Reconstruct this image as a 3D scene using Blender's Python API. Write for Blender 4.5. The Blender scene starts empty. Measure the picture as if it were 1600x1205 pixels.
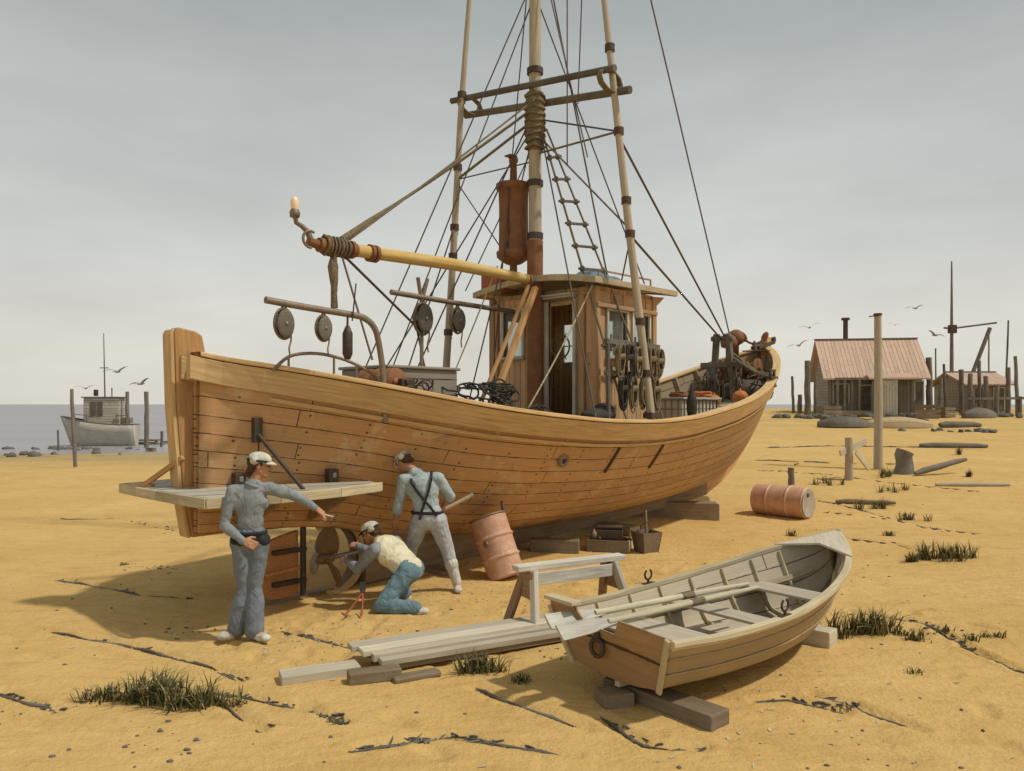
import bpy, bmesh, math, random
from mathutils import Vector, Matrix, noise
random.seed(7)
V = Vector
SC = bpy.context.scene
COL = SC.collection

# ------------------------------------------------------------------ camera
cam = bpy.data.cameras.new('camera')
co = bpy.data.objects.new('camera', cam); COL.objects.link(co)
CH = 2.2
co.location = (0, 0, CH); co.rotation_euler = (math.radians(90), 0, 0)
cam.sensor_width = 36; cam.lens = 27.0
cam.shift_y = 29.5/1600
cam.clip_start = 0.05; cam.clip_end = 30000
SC.camera = co

# ------------------------------------------------------------------ world, sun
SUNV = V((0.72, -0.20, 1.12)).normalized()      # towards the sun
elev = math.asin(SUNV.z); az = math.atan2(SUNV.x, SUNV.y)
w = bpy.data.worlds.new("World"); SC.world = w; w.use_nodes = True
nt = w.node_tree; nt.nodes.clear()
out = nt.nodes.new('ShaderNodeOutputWorld'); bg = nt.nodes.new('ShaderNodeBackground')
sky = nt.nodes.new('ShaderNodeTexSky'); sky.sky_type = 'NISHITA'; sky.sun_disc = False
sky.sun_elevation = elev; sky.sun_rotation = az; sky.dust_density = 4.0; sky.air_density = 1.2
tc = nt.nodes.new('ShaderNodeTexCoord'); sep = nt.nodes.new('ShaderNodeSeparateXYZ')
nt.links.new(tc.outputs['Generated'], sep.inputs[0])
rmp = nt.nodes.new('ShaderNodeValToRGB')         # thin high overcast veil: warm grey low, cooler grey aloft
rmp.color_ramp.elements[0].position = 0.0; rmp.color_ramp.elements[0].color = (5.9, 5.65, 5.05, 1)
rmp.color_ramp.elements[1].position = 0.55; rmp.color_ramp.elements[1].color = (2.5, 2.7, 2.55, 1)
e = rmp.color_ramp.elements.new(0.22); e.color = (4.6, 4.62, 4.3, 1)
nt.links.new(sep.outputs['Z'], rmp.inputs[0])
mp = nt.nodes.new('ShaderNodeMapping'); mp.inputs['Scale'].default_value = (1, 1, 3.2)
nz = nt.nodes.new('ShaderNodeTexNoise'); nz.inputs['Scale'].default_value = 2.2; nz.inputs['Detail'].default_value = 6; nz.inputs['Roughness'].default_value = .55
nt.links.new(tc.outputs['Generated'], mp.inputs[0]); nt.links.new(mp.outputs[0], nz.inputs['Vector'])
mr = nt.nodes.new('ShaderNodeMapRange'); mr.inputs[1].default_value = .3; mr.inputs[2].default_value = .7
mr.inputs[3].default_value = .87; mr.inputs[4].default_value = 1.13
nt.links.new(nz.outputs['Fac'], mr.inputs[0])
mul = nt.nodes.new('ShaderNodeVectorMath'); mul.operation = 'SCALE'
nt.links.new(rmp.outputs[0], mul.inputs[0]); nt.links.new(mr.outputs[0], mul.inputs['Scale'])
mix = nt.nodes.new('ShaderNodeMix'); mix.data_type = 'RGBA'; mix.inputs[0].default_value = .86
nt.links.new(sky.outputs[0], mix.inputs[6]); nt.links.new(mul.outputs[0], mix.inputs[7])
nt.links.new(mix.outputs[2], bg.inputs[0]); bg.inputs[1].default_value = 0.13
nt.links.new(bg.outputs[0], out.inputs[0])
sd = bpy.data.lights.new('sun', 'SUN'); sd.energy = 2.45; sd.angle = math.radians(2.5); sd.color = (1, .95, .85)
so = bpy.data.objects.new('sun', sd); COL.objects.link(so)
so.rotation_euler = (-SUNV).to_track_quat('-Z', 'Y').to_euler()
SC.view_settings.view_transform = 'Standard'; SC.view_settings.look = 'None'
SC.view_settings.gamma = 1; SC.view_settings.exposure = 0.08

# ------------------------------------------------------------------ node helper
class NT:
    def __init__(s, name):
        s.m = bpy.data.materials.new(name); s.m.use_nodes = True
        s.t = s.m.node_tree; s.t.nodes.clear()
        s.o = s.n('OutputMaterial'); s.b = s.n('BsdfPrincipled'); s.t.links.new(s.b.outputs[0], s.o.inputs[0])
    def n(s, k): return s.t.nodes.new('ShaderNode'+k)
    def put(s, sock, v):
        if isinstance(v, bpy.types.NodeSocket): s.t.links.new(v, sock)
        elif isinstance(v, (tuple, list)) and sock.type == 'RGBA' and len(v) == 3: sock.default_value = (*v, 1)
        else: sock.default_value = v
    def math(s, op, a, b=0.0, c=0.0, clamp=False):
        k = s.n('Math'); k.operation = op; k.use_clamp = clamp
        s.put(k.inputs[0], a); s.put(k.inputs[1], b); s.put(k.inputs[2], c); return k.outputs[0]
    def coord(s, which='Object'): return s.n('TexCoord').outputs[which]
    def map(s, v, sc=(1, 1, 1), loc=(0, 0, 0)):
        k = s.n('Mapping'); s.put(k.inputs[0], v); k.inputs['Scale'].default_value = sc
        s.put(k.inputs['Location'], loc); return k.outputs[0]
    def noise(s, v, sc, det=4, ro=.55, dist=0, dim='3D'):
        k = s.n('TexNoise'); s.put(k.inputs['Vector'], v); k.inputs['Scale'].default_value = sc
        k.inputs['Detail'].default_value = det; k.inputs['Roughness'].default_value = ro; k.inputs['Distortion'].default_value = dist
        return k.outputs['Fac']
    def rng(s, v, a, b, c, d):
        k = s.n('MapRange'); s.put(k.inputs[0], v)
        for i, x in enumerate((a, b, c, d)): s.put(k.inputs[i+1], x)
        return k.outputs[0]
    def mix(s, f, a, b, mode='MIX'):
        k = s.n('Mix'); k.data_type = 'RGBA'; k.blend_type = mode
        s.put(k.inputs[0], f); s.put(k.inputs[6], a); s.put(k.inputs[7], b); return k.outputs[2]
    def bump(s, h, st, dist, nrm=None):
        k = s.n('Bump'); k.inputs['Strength'].default_value = st; k.inputs['Distance'].default_value = dist
        s.put(k.inputs['Height'], h)
        if nrm is not None: s.put(k.inputs['Normal'], nrm)
        return k.outputs[0]
    def done(s, col, rough=.8, nrm=None, metal=0., spec=.3):
        s.put(s.b.inputs['Base Color'], col); s.put(s.b.inputs['Roughness'], rough); s.put(s.b.inputs['Metallic'], metal)
        s.b.inputs['Specular IOR Level'].default_value = spec
        if nrm is not None: s.put(s.b.inputs['Normal'], nrm)
        return s.m

def dk(c, f): return tuple(x*f for x in c)

def wood(name, col, weather=.35, seams=0, strake=.17, plugs=False, grain=1.0, grey=(.33, .31, .27), vs=1.):
    """bare or thinly painted timber; UV in metres, u along the grain. seams: planks of width strake along u."""
    t = NT(name); uv = t.coord('UV'); ob = t.coord('Object')
    isl = t.n('NewGeometry').outputs['Random Per Island']
    orr = t.n('ObjectInfo').outputs['Random']
    rnd = t.math('FRACT', t.math('ADD', isl, orr))
    g1 = t.noise(t.map(uv, (2.2, 38, 1)), 1, 5, .6, .6)
    g2 = t.noise(t.map(uv, (.7, 6, 1)), 1, 3, .5, 1.2)
    pat = t.noise(ob, 1.4, 5, .65)
    fine = t.noise(ob, 34, 3, .7)
    c = t.mix(t.rng(g1, .3, .72, 0, 1), dk(col, .66*grain+.34*(1-grain)), dk(col, 1.16))
    c = t.mix(t.rng(g2, .3, .75, 0, .4), c, dk(col, .6))
    c = t.mix(t.rng(t.math('ADD', pat, t.math('MULTIPLY', fine, .25)), .52, .85, 0, weather), c, grey)
    h = t.math('MULTIPLY', g1, .5)
    bump_d = .004
    if seams:
        s = t.n('SeparateXYZ'); t.put(s.inputs[0], uv); u, v = s.outputs[0], s.outputs[1]
        if vs != 1: v = t.math('MULTIPLY', v, vs)
        vv = t.math('ADD', v, t.math('MULTIPLY', t.math('SUBTRACT', t.noise(t.map(uv, (.5, .02, 1)), 1, 1), .5), .10))
        row = t.math('FLOOR', vv); fv = t.math('FRACT', vv)
        wn = t.n('TexWhiteNoise'); wn.noise_dimensions = '1D'; t.put(wn.inputs['W'], row); rr = wn.outputs['Value']
        edge = t.math('MINIMUM', fv, t.math('SUBTRACT', 1.0, fv))
        wob = t.rng(t.noise(t.map(uv, (7, 9, 1)), 1, 3), .3, .7, .3, 1.7)
        sw = t.math('MULTIPLY', wob, .03 if seams == 1 else .045)
        seam = t.rng(edge, t.math('MULTIPLY', sw, .6), sw, 1, 0)
        uu = t.math('ADD', t.math('DIVIDE', u, 3.3), t.math('MULTIPLY', rr, 7.3))
        fu = t.math('FRACT', uu); eu = t.math('MINIMUM', fu, t.math('SUBTRACT', 1.0, fu))
        butt = t.math('LESS_THAN', eu, .0016)
        crk = t.math('MAXIMUM', seam, butt)
        pt = t.math('FRACT', t.math('ADD', t.math('FLOOR', uu), t.math('MULTIPLY', rr, 13.7)))
        wn2 = t.n('TexWhiteNoise'); wn2.noise_dimensions = '1D'; t.put(wn2.inputs['W'], t.math('ADD', t.math('FLOOR', uu), t.math('MULTIPLY', row, 17.)))
        tone = wn2.outputs['Value']
        c = t.mix(t.rng(tone, 0, 1, 0, .42), c, dk(col, .5))
        c = t.mix(t.rng(rr, 0, 1, 0, .25), c, dk(col, 1.25))
        # worn paint and dirt hanging just under each seam
        dirt = t.math('MULTIPLY', t.rng(t.math('SUBTRACT', 1.0, fv), 0, .35, 1, 0), t.rng(t.noise(t.map(uv, (2.4, .8, 1)), 1, 4), .45, .7, 0, .5))
        c = t.mix(dirt, c, dk(col, .42))
        if plugs:
            du = t.math('MULTIPLY', t.math('SUBTRACT', t.math('FRACT', t.math('DIVIDE', t.math('ADD', u, t.math('MULTIPLY', rr, .07)), .62)), .5), .62)
            dv = t.math('MULTIPLY', t.math('SUBTRACT', t.math('FRACT', t.math('MULTIPLY', vv, 2.)), .5), strake*.5)
            dd = t.math('SQRT', t.math('ADD', t.math('MULTIPLY', du, du), t.math('MULTIPLY', dv, dv)))
            wn3 = t.n('TexWhiteNoise'); wn3.noise_dimensions = '2D'
            cb = t.n('CombineXYZ'); t.put(cb.inputs[0], t.math('FLOOR', t.math('DIVIDE', u, .62))); t.put(cb.inputs[1], t.math('FLOOR', t.math('MULTIPLY', vv, 2.)))
            t.put(wn3.inputs['Vector'], cb.outputs[0])
            plug = t.math('MULTIPLY', t.math('LESS_THAN', dd, .014), t.math('GREATER_THAN', wn3.outputs['Value'], .35))
            c = t.mix(t.math('MULTIPLY', plug, .75), c, (.06, .045, .03))
            crk = t.math('MAXIMUM', crk, t.math('MULTIPLY', plug, .4))
            wear = t.rng(t.math('ADD', t.noise(ob, 2.2, 7, .72, .4), t.math('MULTIPLY', t.noise(t.map(uv, (1, 14, 1)), 1, 4), .22)), .66, .70, 0, .55)
            c = t.mix(wear, c, (.70, .52, .30))
            wear2 = t.rng(t.math('ADD', t.noise(t.map(ob, (1, 1, 1), (5, 3, 1)), 3.1, 7, .75, .3), t.math('MULTIPLY', t.noise(t.map(uv, (1.5, 20, 1)), 1, 4), .2)), .68, .73, 0, .6)
            c = t.mix(wear2, c, (.36, .25, .15))
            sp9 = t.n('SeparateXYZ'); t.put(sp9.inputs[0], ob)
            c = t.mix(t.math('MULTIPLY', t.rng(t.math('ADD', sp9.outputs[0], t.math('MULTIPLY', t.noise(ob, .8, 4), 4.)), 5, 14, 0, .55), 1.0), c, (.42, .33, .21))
            drip = t.math('MULTIPLY', t.rng(t.noise(t.map(uv, (9, .25, 1)), 1, 3), .58, .75, 0, .4), t.rng(t.noise(ob, .9, 3), .4, .6, 0, 1))
            c = t.mix(drip, c, (.17, .10, .05))
        c = t.mix(t.math('MULTIPLY', crk, .88), c, (.035, .028, .02))
        h = t.math('SUBTRACT', h, t.math('MULTIPLY', crk, 3.))
        bump_d = .008
    hs = t.n('HueSaturation'); t.put(hs.inputs['Color'], c); t.put(hs.inputs['Value'], t.rng(rnd, 0, 1, .8, 1.15))
    return t.done(hs.outputs[0], t.rng(pat, .3, .7, .6, .9), t.bump(h, .6, bump_d), spec=.25)

def metal(name, col, rust=.5, rough=.6, mt=.3, rcol=(.20, .075, .03)):
    t = NT(name); ob = t.coord('Object')
    a = t.noise(ob, 5, 6, .7); b = t.noise(ob, 45, 4, .7)
    m = t.rng(t.math('ADD', a, t.math('MULTIPLY', b, .3)), .55, .82, 0, rust)
    c = t.mix(t.rng(b, .3, .7, 0, 1), dk(col, .7), dk(col, 1.2))
    c = t.mix(m, c, rcol)
    return t.done(c, t.math('ADD', rough, t.math('MULTIPLY', m, .25)), t.bump(b, .5, .002), mt, .4)

def cloth(name, col, worn=.25, sc=6, dirt=(.16, .13, .09)):
    t = NT(name); ob = t.coord('Object')
    a = t.noise(ob, sc, 5, .6, .5); b = t.noise(ob, 260, 2, .6); f = t.noise(t.map(ob, (1, 1, .6)), 9, 1.2, .45, 2.0)
    c = t.mix(t.rng(a, .3, .7, 0, 1), dk(col, .75), dk(col, 1.18))
    c = t.mix(t.rng(f, .55, .8, 0, worn), c, dirt)
    return t.done(c, .92, t.bump(t.math('ADD', t.math('MULTIPLY', f, 1.5), t.math('MULTIPLY', b, .03)), .8, .018), spec=.12)

M = {}
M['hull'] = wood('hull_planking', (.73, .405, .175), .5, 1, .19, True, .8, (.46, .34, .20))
M['wale'] = wood('wale_timber', (.70, .46, .21), .3, 0, grain=.8, grey=(.58, .46, .28))
M['post'] = wood('post_timber', (.60, .33, .13), .3, 0, grey=(.46, .34, .20))
M['keel'] = wood('keel_timber', (.26, .17, .085), .4, 0)
M['deck'] = wood('deck_planking', (.46, .38, .27), .5, 2, .12)
M['inner'] = wood('inner_planking', (.33, .24, .14), .5, 2, .16)
M['cabin'] = wood('cabin_tongue_boards', (.68, .42, .215), .3, 2, .12, grain=.8, grey=(.36, .24, .15))
M['trim'] = wood('cabin_trim', (.50, .29, .14), .35, 0)
M['pale'] = wood('pale_boards', (.58, .53, .42), .5, 2, .14, vs=6)
M['roof'] = wood('roof_canvas_board', (.58, .47, .28), .45, 0)
M['white'] = wood('worn_white_paint', (.66, .62, .52), .35, 0, grain=.4)
M['spar'] = wood('spar_wood', (.58, .40, .14), .25, 0, grey=(.48, .40, .24))
M['polew'] = wood('weathered_pole', (.47, .385, .27), .5, 0)
M['darkwood'] = wood('tarred_wood', (.12, .10, .075), .4, 0)
M['beam'] = wood('old_beam', (.24, .17, .095), .5, 0)
M['plank'] = wood('new_sawn_plank', (.62, .54, .40), .4, 0, grey=(.5, .47, .40))
M['horse'] = wood('sawhorse_wood', (.66, .60, .49), .4, 0)
M['horsedark'] = wood('sawhorse_brown', (.34, .20, .11), .4, 0)
M['plat'] = wood('platform_board', (.60, .55, .44), .45, 2, .28, vs=2.6)
M['skiff'] = wood('skiff_side_paint', (.44, .32, .175), .45, 1, .16, grey=(.33, .27, .18))
M['skiffin'] = wood('skiff_inside', (.60, .50, .36), .35, 1, .16)
M['transom'] = wood('transom_board', (.52, .31, .14), .35, 1, .2, vs=2.2)
M['gunw'] = wood('gunwale_wood', (.60, .50, .31), .3, 0)
M['thwart'] = wood('thwart_wood', (.64, .55, .42), .35, 0)
M['oar'] = wood('oar_wood', (.60, .54, .36), .35, 0)
M['piling'] = wood('piling_wood', (.17, .14, .11), .5, 0)
M['shake'] = wood('shingle_roof', (.68, .46, .33), .5, 2, .2, grey=(.60, .52, .42), vs=4)
M['shack'] = wood('shack_boards', (.32, .27, .20), .6, 2, .2, vs=5)
M['rust'] = metal('rusty_iron', (.27, .13, .06), .6, .8, .2)
M['iron'] = metal('dark_iron', (.07, .062, .05), .45, .55, .5)
M['steel'] = metal('dull_steel', (.30, .29, .27), .3, .45, .7)
M['galv'] = metal('galvanised_pipe', (.26, .22, .17), .4, .5, .5)
M['redmet'] = metal('worn_red_paint', (.42, .11, .05), .35, .6, .1)
M['drum'] = metal('drum_paint', (.64, .385, .26), .6, .5, .1, (.36, .17, .09))
M['drumend'] = metal('drum_end', (.50, .46, .38), .35, .5, .3)
M['bronze'] = metal('bronze', (.25, .155, .075), .35, .5, .3, (.10, .09, .05))
M['rudderp'] = metal('rudder_red_lead', (.53, .235, .08), .35, .7, .05, (.30, .17, .08))
M['blue'] = cloth('blue_canvas', (.16, .25, .30), .3)
M['rope'] = cloth('rope_hemp', (.20, .16, .10), .2, 30)
M['wire'] = metal('wire_rope', (.11, .095, .075), .4, .6, .3)
M['lightrope'] = cloth('new_rope', (.50, .43, .28), .2, 30)
M['orange'] = cloth('orange_line', (.55, .20, .07), .3, 20)
M['net'] = cloth('dark_netting', (.055, .05, .045), .3, 20)
M['shirtA'] = cloth('slate_shirt', (.25, .27, .28), .15)
M['jeansA'] = cloth('slate_jeans', (.18, .205, .23), .2)
M['dark'] = cloth('dark_cloth', (.035, .035, .04), .1)
M['cap'] = cloth('cream_cap', (.58, .56, .47), .25)
M['shirtB'] = cloth('pale_blue_shirt', (.37, .44, .44), .12)
M['trouB'] = cloth('pale_grey_trousers', (.42, .43, .44), .2)
M['boot'] = cloth('cream_boot', (.55, .53, .46), .3)
M['vest'] = cloth('straw_vest', (.68, .63, .44), .2)
M['jeansC'] = cloth('blue_jeans', (.15, .235, .275), .2)
M['skin'] = cloth('skin', (.47, .25, .15), .12, 9, (.33, .15, .09))
M['hair'] = cloth('brown_hair', (.09, .055, .03), .1)
M['grass'] = cloth('dry_grass', (.13, .125, .06), .75, 3, (.33, .25, .10))
M['gull'] = cloth('gull_feathers', (.33, .33, .32), .2)
M['rock'] = cloth('shore_rock', (.15, .14, .12), .3, 2)
M['eye'] = cloth('eye_dark', (.02, .015, .012), .0)
t = NT('dry_grass'); isl = t.n('NewGeometry').outputs['Random Per Island']
c = t.mix(t.rng(isl, .0, .6, 0, 1), (.045, .055, .028), (.14, .13, .055)); c = t.mix(t.rng(isl, .6, 1, 0, 1), c, (.38, .30, .13)); M['grass'] = t.done(c, .9, spec=.1)
t = NT('window_glass'); M['glass'] = t.done((.75, .80, .78), .08, spec=.6)
t.b.inputs['Transmission Weight'].default_value = .92; t.b.inputs['IOR'].default_value = 1.1
t = NT('lamp_glass'); M['lamp'] = t.done((.85, .66, .42), .25, spec=.6)

# ------------------------------------------------------------------ mesh builder
SPLIT = {'corner_post', 'wall_batten', 'door_casing', 'frieze_board', 'visor_bracket', 'mast_band', 'pole_fitting', 'pin_rail_post', 'rudder_strap', 'transom_edging', 'platform_knee',
         'bulwark_frame', 'hatch_batten', 'boom_fitting', 'eyes', 'stack_stay', 'crosstree_lashing', 'boat_wedge'}
def cat(P, k=6):
    P = [V(p) for p in P]; r = []
    for i in range(len(P)-1):
        a, b, c, d = P[max(i-1, 0)], P[i], P[i+1], P[min(i+2, len(P)-1)]
        for j in range(k):
            t_ = j/k; r.append(.5*((2*b)+(c-a)*t_+(2*a-5*b+4*c-d)*t_*t_+(3*b-a-3*c+d)*t_**3))
    return r+[P[-1]]
def frame_from(d, up=V((0, 0, 1))):
    d = d.normalized(); 
    if abs(d.dot(up)) > .98: up = V((0, 1, 0)) if abs(d.y) < .9 else V((1, 0, 0))
    x = up.cross(d).normalized(); y = d.cross(x).normalized(); return x, y, d

class MB:
    def __init__(s): s.v = []; s.f = []; s.uv = []; s.sm = []; s.mi = []
    def add(s, vs, fs, uvs, smooth=False, mi=0):
        o = len(s.v); s.v += [V(p) for p in vs]
        for f, u in zip(fs, uvs): s.f.append([i+o for i in f]); s.uv.append(u); s.sm.append(smooth); s.mi.append(mi)
        return s
    def obox(s, c, ax, h, mi=0, taper=None):
        """box: centre c, three unit axes, three half sizes; taper = (a,b) scales for the +axis2 end"""
        c = V(c); ax = [V(a) for a in ax]; L = max(range(3), key=lambda i: h[i])
        vs = []; loc = []
        for i in (-1, 1):
            for j in (-1, 1):
                for k in (-1, 1):
                    ta, tb = (taper if (taper and k > 0) else (1, 1))
                    l = V((i*h[0]*ta, j*h[1]*tb, k*h[2])); loc.append(l); vs.append(c+ax[0]*l[0]+ax[1]*l[1]+ax[2]*l[2])
        fs = [(0, 1, 3, 2), (4, 6, 7, 5), (0, 4, 5, 1), (2, 3, 7, 6), (0, 2, 6, 4), (1, 5, 7, 3)]
        nax = [0, 0, 1, 1, 2, 2]; off = V((random.random()*9, random.random()*9)); uvs = []
        for f, na in zip(fs, nax):
            oth = [a for a in range(3) if a != na]
            if L in oth: ua = L; va = [a for a in oth if a != L][0]
            else: ua, va = oth
            k = 1 if L in oth else .25
            uvs.append([(loc[i][ua]*k+off.x, loc[i][va]+off.y) for i in f])
        if ax[0].cross(ax[1]).dot(ax[2]) < 0: fs = [tuple(reversed(f)) for f in fs]; uvs = [list(reversed(u)) for u in uvs]
        return s.add(vs, fs, uvs, False, mi)
    def box(s, c, size, rz=0, mi=0):
        cs, sn = math.cos(rz), math.sin(rz)
        return s.obox(c, ((cs, sn, 0), (-sn, cs, 0), (0, 0, 1)), [a/2 for a in size], mi)
    def bar(s, p0, p1, wd, ht, up=V((0, 0, 1)), mi=0, taper=None):
        p0, p1 = V(p0), V(p1); x, y, d = frame_from(p1-p0, V(up))
        return s.obox((p0+p1)/2, (x, y, d), (wd/2, ht/2, (p1-p0).length/2), mi, taper)
    def tube(s, pts, r, n=8, mi=0, closed=False, caps=True):
        pts = [V(p) for p in pts]; N = len(pts); rs = r if isinstance(r, (list, tuple)) else [r]*N
        vs = []; us = []; L = 0; x = None
        for i, p in enumerate(pts):
            if closed: d = pts[(i+1) % N]-pts[i-1]
            else: d = (pts[min(i+1, N-1)]-pts[max(i-1, 0)])
            d.normalize()
            if x is None: x, y, _ = frame_from(d)
            else:
                x = (x-d*x.dot(d)); x = x.normalized() if x.length > 1e-6 else frame_from(d)[0]; y = d.cross(x)
            if i: L += (p-pts[i-1]).length
            us.append(L)
            for k in range(n):
                a = 2*math.pi*k/n; vs.append(p+(x*math.cos(a)+y*math.sin(a))*rs[i])
        fs = []; uvs = []; off = random.random()*9
        for i in range(N if closed else N-1):
            j = (i+1) % N
            uj = us[j] if j else L+(pts[0]-pts[-1]).length
            for k in range(n):
                k2 = (k+1) % n; fs.append((i*n+k, i*n+k2, j*n+k2, j*n+k))
                v0, v1 = k/n*6.28*rs[i]+off, (k+1)/n*6.28*rs[i]+off
                uvs.append([(us[i]+off, v0), (us[i]+off, v1), (uj+off, v1), (uj+off, v0)])
        s.add(vs, fs, uvs, True, mi)
        if caps and not closed:
            for i, rev in ((0, True), (N-1, False)):
                ring = [vs[i*n+k] for k in range(n)]
                f = list(range(n)); 
                if rev: f.reverse()
                s.add(ring, [f], [[(math.cos(6.28*k/n)*rs[i], math.sin(6.28*k/n)*rs[i]) for k in f]], False, mi)
        return s
    def lathe(s, prof, n=20, base=(0, 0, 0), axis=(0, 0, 1), mi=0, smooth=True):
        base = V(base); x, y, d = frame_from(V(axis)); vs = []; fs = []; uvs = []; L = 0; us = [0]
        for i in range(1, len(prof)): L += math.hypot(prof[i][0]-prof[i-1][0], prof[i][1]-prof[i-1][1]); us.append(L)
        for r, h in prof:
            for k in range(n):
                a = 2*math.pi*k/n; vs.append(base+d*h+(x*math.cos(a)+y*math.sin(a))*max(r, 1e-4))
        for i in range(len(prof)-1):
            for k in range(n):
                k2 = (k+1) % n; fs.append((i*n+k, i*n+k2, (i+1)*n+k2, (i+1)*n+k))
                r = max(prof[i][0], prof[i+1][0])
                uvs.append([(us[i], k/n*6.28*r), (us[i], (k+1)/n*6.28*r), (us[i+1], (k+1)/n*6.28*r), (us[i+1], k/n*6.28*r)])
        return s.add(vs, fs, uvs, smooth, mi)
    def ell(s, c, r, ax=None, n=14, m=9, mi=0):
        c = V(c); ax = [V(a).normalized() for a in ax] if ax else (V((1, 0, 0)), V((0, 1, 0)), V((0, 0, 1)))
        vs = []; fs = []; uvs = []
        for j in range(m+1):
            t_ = math.pi*j/m
            for k in range(n):
                a = 2*math.pi*k/n
                vs.append(c+ax[0]*r[0]*max(math.sin(t_), .002)*math.cos(a)+ax[1]*r[1]*max(math.sin(t_), .002)*math.sin(a)-ax[2]*r[2]*math.cos(t_))
        for j in range(m):
            for k in range(n):
                k2 = (k+1) % n; fs.append((j*n+k, j*n+k2, (j+1)*n+k2, (j+1)*n+k))
                uvs.append([(k/n, j/m), ((k+1)/n, j/m), ((k+1)/n, (j+1)/m), (k/n, (j+1)/m)])
        return s.add(vs, fs, uvs, True, mi)
    def prism(s, poly, dirv, mi=0):
        """closed polygon of 3-D points, extruded by dirv"""
        a = [V(p) for p in poly]; dv = V(dirv); b = [p+dv for p in a]; n = len(a)
        nr = V((0, 0, 0))
        for i in range(n): nr += a[i].cross(a[(i+1) % n])
        if nr.dot(dv) < 0: a.reverse(); b.reverse(); nr = -nr
        ux = max(((a[(i+1) % n]-a[i]) for i in range(n)), key=lambda q: q.length).normalized(); uy = nr.normalized().cross(ux)
        f2 = lambda p: (p.dot(ux), p.dot(uy))
        s.add(a, [list(range(n-1, -1, -1))], [[f2(a[i]) for i in range(n-1, -1, -1)]], False, mi)
        s.add(b, [list(range(n))], [[f2(p) for p in b]], False, mi)
        for i in range(n):
            j = (i+1) % n; L = (a[j]-a[i]).length; t_ = dv.length
            s.add([a[i], a[j], b[j], b[i]], [(0, 1, 2, 3)], [[(0, 0), (L, 0), (L, t_), (0, t_)]], False, mi)
        return s
    def grid(s, rows, uvf, smooth=True, mi=0, flip=False):
        R = len(rows); C_ = len(rows[0]); vs = [p for r in rows for p in r]; fs = []; uvs = []
        for i in range(R-1):
            for j in range(C_-1):
                f = [(i, j), (i, j+1), (i+1, j+1), (i+1, j)]
                if flip: f.reverse()
                fs.append([a*C_+b for a, b in f]); uvs.append([uvf(a, b) for a, b in f])
        return s.add(vs, fs, uvs, smooth, mi)
    def build(s, name, mats, parent=None, bevel=0, seg=2, weld=False):
        if name in SPLIT:
            ps = s.pieces()
            if len(ps) > 1:
                o = None
                for fi in ps:
                    q = MB(); mp_ = {}
                    for i in fi:
                        f = []
                        for vi in s.f[i]:
                            if vi not in mp_: mp_[vi] = len(q.v); q.v.append(s.v[vi])
                            f.append(mp_[vi])
                        q.f.append(f); q.uv.append(s.uv[i]); q.sm.append(s.sm[i]); q.mi.append(s.mi[i])
                    o = q.build1(name, mats, parent, bevel, seg, weld)
                return o
        return s.build1(name, mats, parent, bevel, seg, weld)
    def pieces(s):
        key = {}; par = {}
        def find(a):
            while par[a] != a: par[a] = par[par[a]]; a = par[a]
            return a
        kv = []
        for p in s.v:
            k = (round(p.x, 4), round(p.y, 4), round(p.z, 4)); kv.append(key.setdefault(k, len(key)))
        for k in range(len(key)): par[k] = k
        for f in s.f:
            a = find(kv[f[0]])
            for i in f[1:]: par[find(kv[i])] = a; a = find(a)
        g_ = {}
        for i, f in enumerate(s.f): g_.setdefault(find(kv[f[0]]), []).append(i)
        return list(g_.values())
    def build1(s, name, mats, parent=None, bevel=0, seg=2, weld=False):
        if bevel and not weld: weld = 1e-5
        me = bpy.data.meshes.new(name); me.from_pydata([tuple(p) for p in s.v], [], s.f)
        ul = me.uv_layers.new(name='UVMap'); i = 0; flat = []
        for u in s.uv:
            for a in u: flat += [a[0], a[1]]
        ul.data.foreach_set('uv', flat)
        me.polygons.foreach_set('use_smooth', s.sm); me.polygons.foreach_set('material_index', s.mi)
        for m in (mats if isinstance(mats, (list, tuple)) else [mats]): me.materials.append(M[m])
        if weld:
            bm = bmesh.new(); bm.from_mesh(me); bmesh.ops.remove_doubles(bm, verts=bm.verts, dist=weld); bm.to_mesh(me); bm.free()
        me.update()
        o = bpy.data.objects.new(name, me); COL.objects.link(o)
        if parent: o.parent = parent
        if bevel:
            b = o.modifiers.new('bevel', 'BEVEL'); b.width = bevel; b.segments = seg; b.limit_method = 'ANGLE'; b.angle_limit = .7
        return o

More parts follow.
